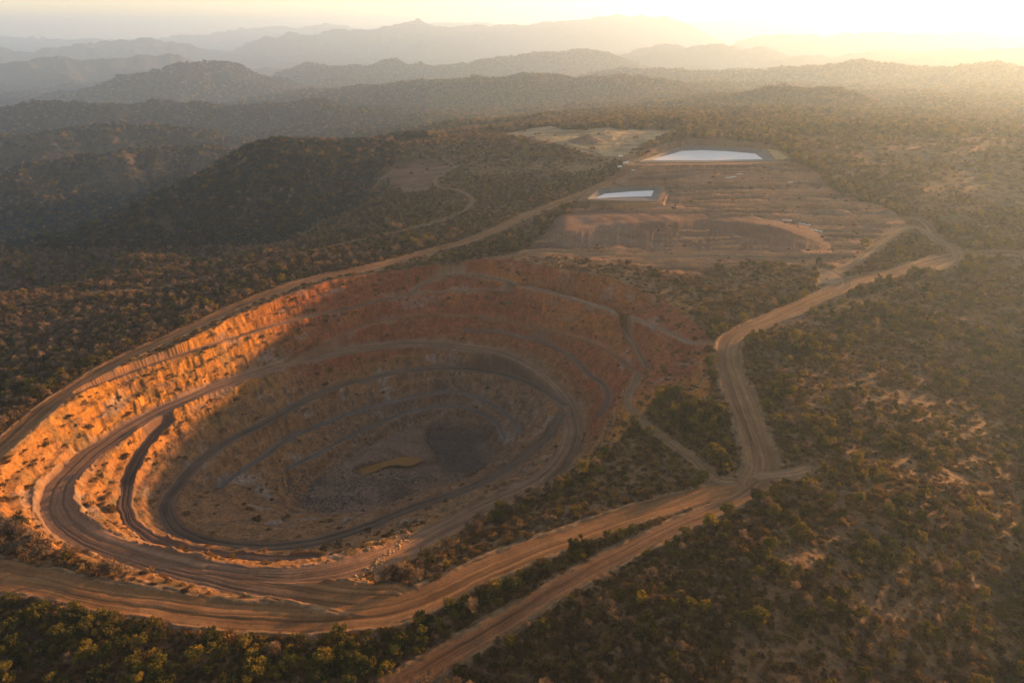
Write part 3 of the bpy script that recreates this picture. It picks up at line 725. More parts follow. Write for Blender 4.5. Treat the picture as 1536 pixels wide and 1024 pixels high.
def pond(label, W, Lr, zl):
    c = np.array([*W[:, :2].mean(0), zl]); n = 96; ang = np.linspace(-math.pi, math.pi, n, endpoint=False)
    # survey outline, evened out round the middle of the water
    def by_angle(P): 
        Pc = np.vstack([P, P[:1]]); L = np.concatenate([[0], np.cumsum(np.hypot(*(np.diff(Pc[:, :2], axis=0).T)))])
        D = np.stack([np.interp(np.linspace(0, L[-1], 1500), L, Pc[:, k]) for k in range(3)], 1)
        # squeeze the long axis so angles spread evenly
        sx = np.ptp(P[:, 0]); sy = np.ptp(P[:, 1])
        a = np.arctan2((D[:, 1] - c[1]) / sy, (D[:, 0] - c[0]) / sx)
        return np.array([D[np.argmin(np.abs(np.angle(np.exp(1j * (a - t)))))] for t in ang])
    w = by_angle(W); l = by_angle(Lr)
    root = empty('pond', c); tag(root, label, 'pond')
    wv = [p - c for p in w]; lv = [p - c for p in l]
    und = [p + (p - q) * 0.35 for p, q in zip(wv, lv)]
    mesh_obj('water', wv + [np.zeros(3)], [(i, (i + 1) % n, n) for i in range(n)], M_water, root, False)
    lo = [np.array([(p[0] - q[0]) * 0.12 + p[0], (p[1] - q[1]) * 0.12 + p[1], p[2] - 0.5]) for p, q in zip(wv, lv)]
    mesh_obj('liner', lo + lv, [(i, (i + 1) % n, n + (i + 1) % n, n + i) for i in range(n)], M_liner, root, False)
    o1 = []; o2 = []
    for p in lv:
        d = np.array([p[0], p[1], 0]); d /= np.linalg.norm(d)
        o1.append(p + d * 3.0 + np.array([0, 0, 0.15])); o2.append(p + d * 9.0 + np.array([0, 0, -2.4]))
    mesh_obj('bank', lv + o1 + o2, [(k * n + i, k * n + (i + 1) % n, (k + 1) * n + (i + 1) % n, (k + 1) * n + i) for k in (0, 1) for i in range(n)], M_bank, root)
    return root


pond('large pale lined pond on the high ground behind the mine', P1w, P1l, 24.0)
pond('small pale lined pond beside the road above the spoil heap', P2w, P2l, 12.0)
pp = puddle_poly[:-1]
pc = np.array([pp[:, 0].mean(), pp[:, 1].mean()])
big = [(pc[0] + (p[0] - pc[0]) * 1.12, pc[1] + (p[1] - pc[1]) * 1.12, FZ - 0.30) for p in pp]
tag(mesh_obj('water', big, [tuple(range(len(big)))], M_mud, None, False), 'muddy orange puddle on the floor of the pit', 'puddle', None, 'structure')


# ------------------------------------------------------------------ stones, mounds, shed
M_stone = simple_mat('pale_stone', (0.62, 0.58, 0.52), 0.9, 0.2, 0.8, 0.25, 0.4)
M_boulder = simple_mat('ochre_boulder', (0.34, 0.20, 0.085), 0.92, 0.15, 1.2, 0.35, 0.5)
M_rubble = simple_mat('grey_rubble', (0.100, 0.070, 0.049), 0.9, 0.2, 0.7, 0.5, 0.5)
M_spoil = simple_mat('spoil_soil', (0.165, 0.100, 0.062), 0.95, 0.1, 0.3, 0.35, 0.6)
M_gspoil = simple_mat('grassed_soil', (0.105, 0.078, 0.034), 0.95, 0.1, 0.3, 0.35, 0.6)


def rock_geo(r, seed, sq=0.7, nu=9, nv=6):
    """angular lump: a ball knocked flat by random planes"""
    q = random.Random(seed); pl = []
    for _ in range(9):
        d = Vector((q.gauss(0, 1), q.gauss(0, 1), q.gauss(0, 1))).normalized(); pl.append((d, q.uniform(0.55, 0.9)))
    vs, fs = [], []
    for j in range(nv + 1):
        t = math.pi * j / nv
        for i in range(nu):
            p = 2 * math.pi * i / nu
            v = Vector((math.sin(t) * math.cos(p), math.sin(t) * math.sin(p), math.cos(t)))
            for d, k in pl:
                e = v.dot(d)
                if e > k: v = v - d * (e - k)
            vs.append((v.x * r, v.y * r, v.z * r * sq + r * sq * 0.45))
    for j in range(nv):
        for i in range(nu):
            a, b = j * nu + i, j * nu + (i + 1) % nu
            fs.append((a, a + nu, b + nu, b))
    return vs, fs


def put(o, x, y, dz=0.0, rz=0.0, s=1.0):
    z, _ = ground_at(np.array([x]), np.array([y]))
    o.location = (x, y, float(z[0]) + dz); o.rotation_euler = (0, 0, rz); o.scale = (s, s, s)


def surf_px(u, v, z0=0.0):
    """where the line of sight of a survey pixel meets the built ground"""
    d = ray(u, v); t = np.linspace(120, 3500, 6000)
    x, y, z = d[0] * t, d[1] * t, CAM_H + d[2] * t
    g, _ = ground_at(x, y); k = int(np.argmax(z < g))
    return float(x[k]), float(y[k])


def lump(n, spread, size, seed, sqy=0.5):
    q = random.Random(seed); V_, F_ = [], []
    for k in range(n):
        r = size * q.uniform(0.8, 1.15); a, b = rock_geo(r, seed * 50 + k, 0.6)
        ox, oy = ((k + 0.5) / n - 0.5) * 2 * min(spread, 0.5 * n * size) + q.gauss(0, .1) * size, q.gauss(0, 0.25) * size; o = len(V_)
        V_ += [(x + ox, y + oy, z - 0.1 * r) for x, y, z in a]; F_ += [tuple(o + i for i in f) for f in b]
    return V_, F_


def pile(u, v, label, n, spread, size, seed, rz=0.0, group=None, sqy=0.4):
    V_, F_ = lump(n, spread, size, seed, sqy)
    o = mesh_obj('stone_pile', V_, F_, M_stone, None, False); x, y = surf_px(u, v); put(o, x, y, -0.1, rz)
    tag(o, label, 'stone pile', group)


for k, (u, v, sz, n, lab) in enumerate([
    (930, 234.5, 2.6, 3, 'tiny white stone heap above the track crossing, farthest from the small pond'),
    (932, 247, 3.6, 6, 'broad white stone heap at the left of the cluster by the track crossing'),
    (938.5, 245, 2.8, 5, 'long low cream stone heap in the middle of the cluster by the track crossing'),
    (942.5, 243, 2.6, 3, 'round bright cream stone heap at the right of the cluster by the track crossing'),
    (930, 250.5, 3.0, 3, 'dull buff stone heap just below the broad white one'),
    (950, 256, 2.4, 3, 'single cream stone heap standing at the bend of the dirt track')]):
    pile(u, v, lab, n, sz * 0.7, sz * 0.6, 20 + k, 0.2, 'stone heaps near the track crossing')
for k, (u, v, L, rz, lab) in enumerate([
    (1180, 331, 3.6, -0.25, 'thin white streak of stones set apart on the spoil heap top'),
    (1202, 336, 3.0, -0.3, 'short white streak of stones at the middle of the spoil heap top'),
    (1212, 337.5, 2.4, 0.3, 'forked white streak of stones next to the short one'),
    (1220, 345, 2.8, -0.2, 'pale streak of stones near the east end of the spoil heap'),
    (1229, 347, 2.2, -0.2, 'last pale clump of stones at the east end of the streaks')]):
    pile(u, v, lab, 9, L, 0.8, 40 + k, rz, 'white stone streaks on the spoil heap', 0.16)
for k, (u, v, L, lab) in enumerate([
    (1093, 267, 3.2, 'pale stone heap in the dark ground below the large pond, leftmost of three'),
    (1101, 266, 3.2, 'flat pale stone heap between two others below the large pond'),
    (1110, 261.5, 4.0, 'long cream stone heap nearest the large pond'),
    (1186, 273.5, 2.2, 'small cream stone heap alone on the dark ground east of the large pond'),
    (1471, 338, 2.6, 'cream stone heap on the bank in the hazy bush'),
    (1478, 340, 2.2, 'pinkish stone heap beside the cream one in the hazy bush')]):
    pile(u, v, lab, 7, L, 0.9, 60 + k, 0.0, 'pale stone heaps below the large pond' if k < 4 else 'stone heaps in the hazy bush', 0.35)


def mound(u, v, rx, ry, h, mat, label, seed, rz=0.0):
    n, m = 40, 14; vs = []
    for j in range(m):
        f = j / (m - 1)
        for i in range(n):
            a = 2 * math.pi * i / n; rr_ = 1 - f
            k = 1 + 0.22 * float(fbm(np.array([math.cos(a) * 1.4 + seed]), np.array([math.sin(a) * 1.4]), seed, 3)[0])
            hh = h * (f ** 0.85) * (1 + 0.15 * float(noise(np.array([a * 3 + f * 2]), np.array([f * 4.0 + seed]), seed)[0])) if j < m - 1 else h
            vs.append((math.cos(a) * rx * rr_ * k, math.sin(a) * ry * rr_ * k, hh - 1.2 * (j == 0)))
    fs = [(j * n + i, j * n + (i + 1) % n, (j + 1) * n + (i + 1) % n, (j + 1) * n + i) for j in range(m - 1) for i in range(n)]
    o = mesh_obj('earth_mound', vs, fs, mat); x, y = surf_px(u, v); put(o, x, y, -0.2, rz); tag(o, label, 'mound', 'earth mounds east of the spoil heap')


mound(1432, 330, 20, 11, 5.5, M_gspoil, 'long dark grassed mound in the hazy bush above the curling track', 3)
mound(1450, 360, 17, 9, 4.0, M_gspoil, 'low dark grassed mound beside the straight pale track', 5)
mound(1330, 322, 9, 8, 5.0, M_spoil, 'small pointed brown mound at the east edge of the bare ground', 7)
mound(880, 212, 24, 16, 7.0, M_spoil, 'dark mound in the middle of the cleared ochre flat', 9)
mound(1248, 318, 16, 8, 3.5, M_spoil, 'low brown mound with streaked sides behind the spoil heap', 11)

# rocky windrow along the near ramp, each big stone on its own
wl = [(536, 866), (545, 861), (553, 854), (561, 850), (568, 843), (574, 838), (579, 834), (584, 829), (590, 824), (595, 819), (600, 815), (607, 811), (613, 807), (541, 865), (557, 853), (571, 840), (587, 827), (598, 817), (610, 809), (596, 800), (600, 797), (604, 795), (592, 803), (556, 822), (568, 813), (560, 818)]
rock0 = [rock_geo(1.0, 900 + k, 0.8) for k in range(4)]
rmesh = []
for k in range(4):
    me = bpy.data.meshes.new('boulder'); me.from_pydata(rock0[k][0], [], rock0[k][1]); me.materials.append(M_boulder); me.update(); rmesh.append(me)
for k, (u, v) in enumerate(wl * 3):
    o = bpy.data.objects.new('boulder', rmesh[k % 4]); C.objects.link(o)
    x, y = surf_px(u + rnd.uniform(-5, 5), v + rnd.uniform(-4, 4)); put(o, x, y, -0.15, rnd.uniform(0, 6), rnd.uniform(0.28, 0.75))
    tag(o, 'ochre boulder in the sunlit row of stones along the near haul ramp', 'boulder', 'boulders along the near haul ramp')

# rubble tipped on the pit floor
RUB = np.array([atz(u, v, FZ) for u, v in [(420, 752), (452, 728), (475, 712), (505, 702), (530, 707), (545, 714), (585, 706), (640, 700), (660, 716), (610, 738), (560, 752), (505, 768), (450, 775)]])
V_, F_ = [], []
for k in range(2600):
    x, y = rnd.uniform(RUB[:, 0].min(), RUB[:, 0].max()), rnd.uniform(RUB[:, 1].min(), RUB[:, 1].max())
    if not in_poly(np.array([x]), np.array([y]), RUB)[0]: continue
    gz = float(ground_at(np.array([x]), np.array([y]))[0][0]); r = rnd.uniform(0.2, 0.62) * (1.9 if rnd.random() < .08 else 1)
    if noise(np.array([x / 11]), np.array([y / 8]), 77)[0] < rnd.uniform(-0.5, 0.3): continue
    a, b = rock_geo(r, 2000 + k, 0.8, 6, 4); o = len(V_)
    V_ += [(p + x, q + y, s_ + gz - 0.2 * r) for p, q, s_ in a]; F_ += [tuple(o + i for i in f) for f in b]
tag(mesh_obj('rubble', V_, F_, M_rubble, None, False), 'dark broken rock tipped beside the orange puddle on the pit floor', 'rubble', None, 'stuff')

# ------------------------------------------------------------------ vegetation
def leaf_mat(name, ramp, transl=0.35):
    m, nt, b = new_mat(name)
    oi = nt.nodes.new('ShaderNodeObjectInfo'); cr = nt.nodes.new('ShaderNodeValToRGB')
    el = cr.color_ramp.elements
    while len(el) < len(ramp): el.new(0.5)
    for e, (p, c) in zip(el, ramp): e.position = p; e.color = (*c, 1)
    nt.links.new(oi.outputs['Random'], cr.inputs[0])
    geo = nt.nodes.new('ShaderNodeNewGeometry'); n1 = nt.nodes.new('ShaderNodeTexNoise'); n1.inputs['Scale'].default_value = 1.1
    nt.links.new(geo.outputs['Position'], n1.inputs['Vector'])
    mr = nt.nodes.new('ShaderNodeMapRange'); mr.inputs[1].default_value = .3; mr.inputs[2].default_value = .7; mr.inputs[3].default_value = 0.6; mr.inputs[4].default_value = 1.5
    nt.links.new(n1.outputs['Fac'], mr.inputs[0])
    sc = nt.nodes.new('ShaderNodeVectorMath'); sc.operation = 'SCALE'; nt.links.new(cr.outputs[0], sc.inputs[0]); nt.links.new(mr.outputs[0], sc.inputs['Scale'])
    nt.nodes.remove(b)
    df = nt.nodes.new('ShaderNodeBsdfDiffuse'); tl = nt.nodes.new('ShaderNodeBsdfTranslucent'); ms = nt.nodes.new('ShaderNodeMixShader'); ms.inputs[0].default_value = transl
    nt.links.new(sc.outputs[0], df.inputs[0]); nt.links.new(sc.outputs[0], tl.inputs[0]); nt.links.new(df.outputs[0], ms.inputs[1]); nt.links.new(tl.outputs[0], ms.inputs[2])
    nt.links.new(ms.outputs[0], nt.nodes['Material Output'].inputs['Surface'])
    return m


M_green = leaf_mat('olive_leaves', [(0.0, (0.036, 0.035, 0.010)), (0.3, (0.078, 0.066, 0.014)), (0.7, (0.140, 0.106, 0.018)), (1.0, (0.23, 0.152, 0.022))])
M_dry = leaf_mat('dry_twigs', [(0.0, (0.075, 0.051, 0.033)), (0.5, (0.160, 0.103, 0.058)), (1.0, (0.28, 0.172, 0.086))], 0.2)
M_shade_blue = leaf_mat('shade_blue_leaves', [(0.0, (0.016, 0.024, 0.022)), (0.5, (0.026, 0.034, 0.029)), (0.85, (0.045, 0.047, 0.034)), (1.0, (0.090, 0.068, 0.038))], 0.25)  # dark bluish valley shade put into the leaf colour
M_low = leaf_mat('dry_scrub', [(0.0, (0.060, 0.038, 0.018)), (0.35, (0.120, 0.072, 0.028)), (0.75, (0.22, 0.125, 0.042)), (1.0, (0.13, 0.095, 0.022))], 0.25)
M_bark = simple_mat('grey_bark', (0.12, 0.095, 0.070), 0.9, 0.1, 3.0, 0.3)


def tube(p0, p1, r0, r1, V_, F_, n=5):
    a = Vector(p1) - Vector(p0); ax = a.normalized(); u = ax.orthogonal().normalized(); w_ = ax.cross(u); o = len(V_)
    for p, r in ((Vector(p0), r0), (Vector(p1), r1)):
        for i in range(n):
            t = 2 * math.pi * i / n; q = p + (u * math.cos(t) + w_ * math.sin(t)) * r; V_.append(tuple(q))
    for i in range(n): F_.append((o + i, o + (i + 1) % n, o + n + (i + 1) % n, o + n + i))


def tree_geo(seed, h, rad, kind, leaves, lsize):
    """tapered trunk with limbs, crown of leaf clumps; returns trunk and crown geometry"""
    q = random.Random(seed); TV, TF, CV, CF = [], [], [], []
    th = h * (0.35 if kind == 'green' else 0.45)
    top = (q.uniform(-.1, .1) * rad, q.uniform(-.1, .1) * rad, th)
    tube((0, 0, -0.5), top, 0.035 * h, 0.022 * h, TV, TF, 6)
    n = q.randint(9, 14) if kind != 'low' else q.randint(5, 8)
    cl = []
    for i in range(n):
        a = i * 2.4 + q.uniform(-.5, .5); e = q.uniform(0.05, 1.0); rr_ = rad * math.sqrt(1 - (e * 0.85) ** 2) * q.uniform(0.30, 1.0)
        c = Vector((math.cos(a) * rr_, math.sin(a) * rr_, th * 0.75 + e * (h - th * 0.85) * q.uniform(0.75, 1.0)))
        cl.append((c, rad * q.uniform(0.17, 0.44)))
        if kind != 'low' and i % 2 == 0: tube(top, tuple(c), 0.016 * h, 0.006 * h, TV, TF, 4)
    per = leaves // n
    for c, cr in cl:
        for _ in range(per):
            d = Vector((q.gauss(0, 1), q.gauss(0, 1), q.gauss(0, 0.8))).normalized(); p = c + d * cr * (q.random() ** 0.45); 
            if kind == 'dry':
                ax = (d * 0.7 + Vector((q.gauss(0, .35), q.gauss(0, .35), 0.8))).normalized(); L_, W_ = lsize * q.uniform(1.2, 2.4), lsize * q.uniform(0.16, 0.34)
            else:
                ax = (d + Vector((q.gauss(0, .6), q.gauss(0, .6), q.gauss(0, .6)))).normalized(); L_, W_ = lsize * q.uniform(0.6, 1.3), lsize * q.uniform(0.45, 0.9)
            sd_ = ax.cross(Vector((q.gauss(0, 1), q.gauss(0, 1), q.gauss(0, 1)))).normalized(); o = len(CV)
            CV += [tuple(p - sd_ * W_ * .5), tuple(p + sd_ * W_ * .5), tuple(p + sd_ * W_ * .35 + ax * L_), tuple(p - sd_ * W_ * .4 + ax * L_ * .85)]
            CF.append((o, o + 1, o + 2, o + 3))
    return TV, TF, CV, CF


def low_geo(seed, h, rad, leaves, lsize):
    q = random.Random(seed); CV, CF = [], []
    for _ in range(leaves):
        a = q.uniform(0, 6.283); r = rad * math.sqrt(q.random()); hh = h * (1 - (r / rad) ** 2 * 0.7) * q.uniform(0.15, 1.0)
        lob = 1 + 0.3 * math.sin(3 * a + seed); p = Vector((math.cos(a) * r * lob, math.sin(a) * r * lob, hh * 0.8))
        ax = Vector((math.cos(a) * .6 + q.gauss(0, .4), math.sin(a) * .6 + q.gauss(0, .4), 0.9)).normalized(); sd_ = ax.orthogonal().normalized()
        L_, W_ = lsize * q.uniform(.7, 1.6), lsize * q.uniform(.25, .55); o = len(CV)
        CV += [tuple(p - sd_ * W_ * .5), tuple(p + sd_ * W_ * .5), tuple(p + sd_ * W_ * .3 + ax * L_), tuple(p - sd_ * W_ * .3 + ax * L_ * .9)]
        CF.append((o, o + 1, o + 2, o + 3))
    return CV, CF


def raw_mesh(name, V_, F_, mats, mi=None):
    me = bpy.data.meshes.new(name); me.from_pydata(V_, [], F_)
    for m in mats: me.materials.append(m)
    if mi is not None: me.polygons.foreach_set('material_index', mi)
    me.update(); return me


TREES = {'green': [], 'dry': [], 'blue': [], 'low': []}       # near kinds: (trunk mesh, crown mesh); low: crown only
protoC = {}
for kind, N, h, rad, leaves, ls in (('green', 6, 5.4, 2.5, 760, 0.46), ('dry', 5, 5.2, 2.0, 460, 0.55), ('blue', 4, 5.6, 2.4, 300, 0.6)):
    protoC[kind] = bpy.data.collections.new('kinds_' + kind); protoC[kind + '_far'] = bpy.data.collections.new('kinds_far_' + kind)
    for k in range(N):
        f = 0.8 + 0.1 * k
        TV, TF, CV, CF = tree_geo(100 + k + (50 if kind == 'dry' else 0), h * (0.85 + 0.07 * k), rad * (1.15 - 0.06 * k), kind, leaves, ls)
        mat = {'green': M_green, 'dry': M_dry, 'blue': M_shade_blue}[kind]
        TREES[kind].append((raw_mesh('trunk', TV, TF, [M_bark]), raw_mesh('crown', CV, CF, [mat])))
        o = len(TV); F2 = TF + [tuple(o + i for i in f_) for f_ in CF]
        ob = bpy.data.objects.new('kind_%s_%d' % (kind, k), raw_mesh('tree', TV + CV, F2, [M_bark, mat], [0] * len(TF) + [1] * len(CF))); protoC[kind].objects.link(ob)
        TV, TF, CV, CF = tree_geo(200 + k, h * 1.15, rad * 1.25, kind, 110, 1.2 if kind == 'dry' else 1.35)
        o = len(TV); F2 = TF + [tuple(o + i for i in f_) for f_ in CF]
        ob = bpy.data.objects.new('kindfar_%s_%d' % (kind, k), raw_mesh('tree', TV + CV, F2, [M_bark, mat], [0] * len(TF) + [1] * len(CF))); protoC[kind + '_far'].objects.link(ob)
protoC['low'] = bpy.data.collections.new('kinds_low')
for k in range(6):
    V_, F_ = low_geo(300 + k, 1.25 + 0.12 * k, 1.3 + 0.1 * k, 150, 0.6)
    me = raw_mesh('shrub', V_, F_, [M_low]); TREES['low'].append(me)
    ob = bpy.data.objects.new('kind_low_%d' % k, me); protoC['low'].objects.link(ob)

# where things grow: outlines on the survey photograph -> (density, share of green trees, share of dry trees, size)
AREAS = [
    ('haze', [(1180, 205), (1540, 205), (1540, 375), (1440, 345), (1340, 315), (1250, 270)], 0.62, 0.26, 0.22, 0.72),
    ('valley', [(-60, 380), (-60, 215), (380, 215), (560, 240), (560, 300), (420, 372), (100, 376)], 0.97, 0.48, 0.46, 1.0),
    ('mid', [(560, 330), (600, 215), (740, 195), (930, 238), (870, 292), (790, 320), (700, 362), (640, 346)], 0.85, 0.14, 0.30, 0.62),
    ('strip', [(-60, 868), (150, 893), (330, 925), (470, 934), (600, 925), (700, 888), (830, 842), (950, 792), (1040, 770), (1060, 762), (1000, 796), (860, 862), (700, 955), (590, 1020), (560, 1060), (-60, 1060)], 0.95, 0.46, 0.03, 0.84),
    ('verge', [(640, 1040), (780, 940), (930, 855), (1060, 792), (1140, 750), (1165, 800), (1120, 900), (1080, 1040)], 0.95, 0.09, 0.12, 0.68),
    ('slope', [(1145, 735), (1260, 700), (1400, 680), (1540, 700), (1540, 1040), (1080, 1040), (1120, 900), (1165, 800)], 0.55, 0.30, 0.05, 0.82),
    ('east', [(1130, 500), (1250, 450), (1540, 385), (1540, 700), (1400, 680), (1260, 700), (1170, 700)], 0.60, 0.34, 0.06, 0.84),
    ('copse', [(972, 618), (1000, 596), (1062, 596), (1085, 650), (1110, 700), (1085, 704), (1040, 680)], 1.0, 0.62, 0.0, 0.9),
    ('bank', [(880, 720), (940, 650), (1000, 672), (1060, 712), (1000, 745), (900, 775), (800, 815), (690, 850), (600, 880), (640, 845), (760, 775)], 0.55, 0.05, 0.05, 0.6),
    ('grey', [(1010, 430), (1100, 400), (1215, 408), (1200, 440), (1090, 495), (1060, 475)], 0.55, 0.12, 0.08, 0.62),
    ('knoll', [(1290, 400), (1340, 362), (1380, 352), (1425, 378), (1400, 393), (1330, 405)], 1.0, 0.38, 0.0, 0.6),
    ('brow', [(690, 384), (760, 387), (900, 388), (1010, 425), (1062, 480), (1062, 506), (1000, 452), (921, 419), (835, 401), (740, 389)], 0.2, 0.02, 0.04, 0.5),
    ('gully', [(560, 396), (640, 383), (745, 350), (790, 345), (740, 378), (680, 398), (620, 425), (560, 405)], 0.8, 0.40, 0.18, 0.75),
    ('west', [(-80, 560), (0, 460), (150, 400), (400, 385), (560, 352), (690, 330), (700, 350), (560, 385), (430, 415), (330, 455), (180, 525), (50, 600), (-80, 690)], 0.92, 0.18, 0.44, 0.8),
]


def project(x, y, z):
    dx, dy, dz = x, y, z - CAM_H
    dep = dy * cP - dz * sP; up = dy * sP + dz * cP
    return 768 + FPX * dx / dep, 512 - FPX * up / dep, dep


def scatter(r0, r1, sp, jit=0.48, lim=0.90):
    ext = r1 * 0.80
    gx = np.arange(-ext, ext, sp); gy = np.arange(r0 * 0.62, r1, sp)
    x, y = [a.ravel() for a in np.meshgrid(gx, gy)]
    r = np.hypot(x, y); m = (r >= r0) & (r < r1) & (np.abs(np.arctan2(x, y)) < math.radians(52)); x, y = x[m], y[m]
    x = x + rng.uniform(-jit, jit, len(x)) * sp; y = y + rng.uniform(-jit, jit, len(y)) * sp
    return x, y


pts = {'green': [], 'dry': [], 'low': [], 'green_far': [], 'dry_far': []}
ROADB = [ROAD[k] for k in ROAD]


def grow(x, y, zone, filler=False):
    z, c = ground_at(x, y); n = len(x); r = np.hypot(x, y)
    dens = np.full(n, 0.85); pg = np.full(n, 0.25); pdry = np.full(n, 0.55); size = np.full(n, 1.0); area = np.full(n, '', dtype=object)
    right = sst(-0.15, 0.25, np.arctan2(x, y))
    pg = 0.16 + 0.40 * right; pdry = 0.66 - 0.42 * right
    far = sst(1000, 1500, r); pg = pg * (1 - far) + 0.62 * far; pdry = pdry * (1 - far) + 0.38 * far
    pu, pv_, _ = project(x, y, z)
    for nme, P, dn, g, d, s_ in AREAS:
        m = in_poly(pu, pv_, np.array(P, float)); dens[m] = dn; pg[m] = g; pdry[m] = d; size[m] = s_; area[m] = nme
    patch = fbm(x / 30, y / 30, 501, 3); patch2 = fbm(x / 75 + 9, y / 75, 505, 3)
    g = np.clip(pg * (1 + 1.5 * patch), 0, 1); d = np.clip(pdry * (1 - 0.8 * patch2), 0, 1)
    dens = dens * np.clip(1.02 + 0.85 * fbm(x / 18, y / 18, 509, 3), 0.25, 1.15)
    sc_ = (area == 'east') | (area == 'slope') | (area == 'haze'); dens = np.where(sc_, dens * np.clip(1.1 - 1.6 * sst(0.08, 0.4, fbm(x / 40 + 3, y / 22, 513, 3)), 0.25, 1.1), dens)
    dens = np.where(c == 2, np.where(r > 480, 0.02, 0.22), dens); dens = np.where(c == 4, 0.004, dens)
    dens = np.where(c == 10, np.where(z > -26, 0.10, 0.02), dens); dens = np.where((c == 11) | (c >= 20), 0, dens)
    for zl, ring in ((24.0, P1l), (12.0, P2l)):
        cx, cy = ring[:, 0].mean(), ring[:, 1].mean(); dens[in_poly(x, y, np.stack([cx + (ring[:, 0] - cx) * 1.3, cy + (ring[:, 1] - cy) * 1.5], 1))] = 0
    dens[in_poly(x, y, TAN1)] = 0
    rl = fbm(np.arctan2(x, y) * 14, np.log(r) * 9, 31, 4); dens = np.where(r > 750, dens * np.clip(1.0 + 1.1 * fbm(x / 95, y / 95, 517, 4) - 0.5 * rl, 0.12, 1.2), dens)
    bare = (c == 2) | (c == 4) | (c == 10)
    if filler: dens = np.where(dens > 0.1, np.where((area == 'slope') | (area == 'east') | (area == 'grey') | (area == 'brow') | (area == 'bank'), 0.42, 0.8), dens); g = g * 0; d = d * 0
    keep = rng.random(n) < dens; pick = rng.random(n)
    kind = np.where(bare & (pick < 0.88), 2, np.where(pick < g, 0, np.where(pick < g + d, 1, 2)))
    # keep crowns off the roads
    nr = np.full(n, 99.0)
    nn = r < 760
    for rd in ROADB:
        if nn.any():
            dd = np.full(n, 99.0); dd[nn] = near_line(x[nn], y[nn], rd['line'], rd['hw'] + 5)[0] - rd['hw']; nr = np.minimum(nr, dd)
    keep &= ~((nr < np.where(kind == 2, 0.8, 2.2)))
    # bush is kept low in front of the tracks and the cleared flat
    for kk in ('north', 'northb', 'gate', 'loop', 'loopb', 'main', 'track', 'heap'):
        for sh in (5, 10, 15):
            f_ = 1 + sh / r; dd = near_line(x * f_, y * f_, ROAD[kk]['line'], ROAD[kk]['hw'] + 2)[0]
            keep &= ~((dd < ROAD[kk]['hw'] + 1) & (kind < 2) & (r > 330))
    for kk in ('bush', 'pad'):
        f_ = 1 + 5 / r; keep &= ~((near_line(x * f_, y * f_, ROAD[kk]['line'], 6)[0] < ROAD[kk]['hw'] + 1) & (kind < 2) & (r > 330))
    for sh in (8, 20, 32):
        f_ = 1 + sh / r
        for kk in ('flat',): keep &= ~(in_poly(x * f_, y * f_, CLEAR[kk]) & (kind < 2))
    return x[keep], y[keep], z[keep], kind[keep], size[keep], area[keep]


cand = []
for r0, r1, sp, zone in ((110, 470, 2.7, 0), (470, 800, 3.3, 1), (800, 1500, 4.8, 2), (1500, 3200, 8.0, 3), (3200, 7000, 15.0, 4)):
    x, y = scatter(r0, r1, sp); x, y, z, k, s_, a = grow(x, y, zone)
    hs = {0: (0.38, 1.22), 1: (0.48, 1.2), 2: (0.65, 1.25), 3: (0.95, 1.6), 4: (1.9, 2.9)}[zone]
    sc_ = rng.uniform(*hs, len(x)) * s_
    big = rng.random(len(x)) < 0.06; sc_ = np.where(big & (k == 0), sc_ * 1.3, sc_)
    if zone < 2: sc_ = np.where(k == 2, rng.uniform(0.45, 1.2, len(x)), sc_)
    else: sc_ = np.where(k == 2, rng.uniform(1.0, 2.0, len(x)), sc_)
    cand.append((x, y, z, k, sc_, a, np.full(len(x), zone)))
for q0, q1, qs in ((110, 400, 1.5), (400, 720, 2.5)):
    x, y = scatter(q0, q1, qs); x, y, z, k, s_, a = grow(x, y, 0, True); m_ = (rng.random(len(x)) < 0.85)
    cand.append((x[m_], y[m_], z[m_], np.full(m_.sum(), 2), rng.uniform(0.3, 0.75, m_.sum()), a[m_], np.zeros(m_.sum(), int)))
cx_, cy_, cz_, ck, cs, ca_, czn = [np.concatenate([c[i] for c in cand]) for i in range(7)]
cu, cv, cd = project(cx_, cy_, cz_ + 1.5)
crot = rng.uniform(0, 6.283, len(cx_)); cvar = rng.integers(0, 30, len(cx_))
size_px = cs * np.where(ck == 2, 1.4, 4.5) / cd * FPX
inside = (cu > 14) & (cu < 1522) & (cv > 0) & (cv < 1010)


def visible(i):
    t = np.linspace(0.3, 0.985, 90); zz = CAM_H + (cz_[i] + 2.0 - CAM_H) * t
    g, _ = ground_at(cx_[i] * t, cy_[i] * t); return bool((zz > g - 0.3).all())


WHERE = {'strip': 'in the dark thicket between the two near roads', 'verge': 'among grey scrub below the straight side road', 'slope': 'on the golden slope below the road fork',
         'east': 'in the bush east of the rutted road', 'copse': 'in the copse between narrow track and rutted road', 'bank': 'on the scrub bank between pit and fork', 'grey': 'in the scrub patch below the spoil heap',
         'knoll': 'on the green mound inside the track loop', 'gully': 'in the gully at the far corner of the pit', 'west': 'in the dry bush beyond the rim road', 'haze': 'in the hazy bush east of the ponds', 'valley': 'in the wooded valley left of the pit', 'brow': 'on the bare brow above the red far wall', 'mid': 'on the scrubby rise before the ponds', '': 'in open bush round the pit'}
taken = np.zeros(len(cx_), bool)


def individuals(kind_ids, limit):
    o = [i for i in np.argsort(-size_px) if ck[i] in kind_ids and inside[i]]
    out_ = []
    for i in o:
        if visible(i): out_.append(i)
        if len(out_) >= limit: break
    return out_


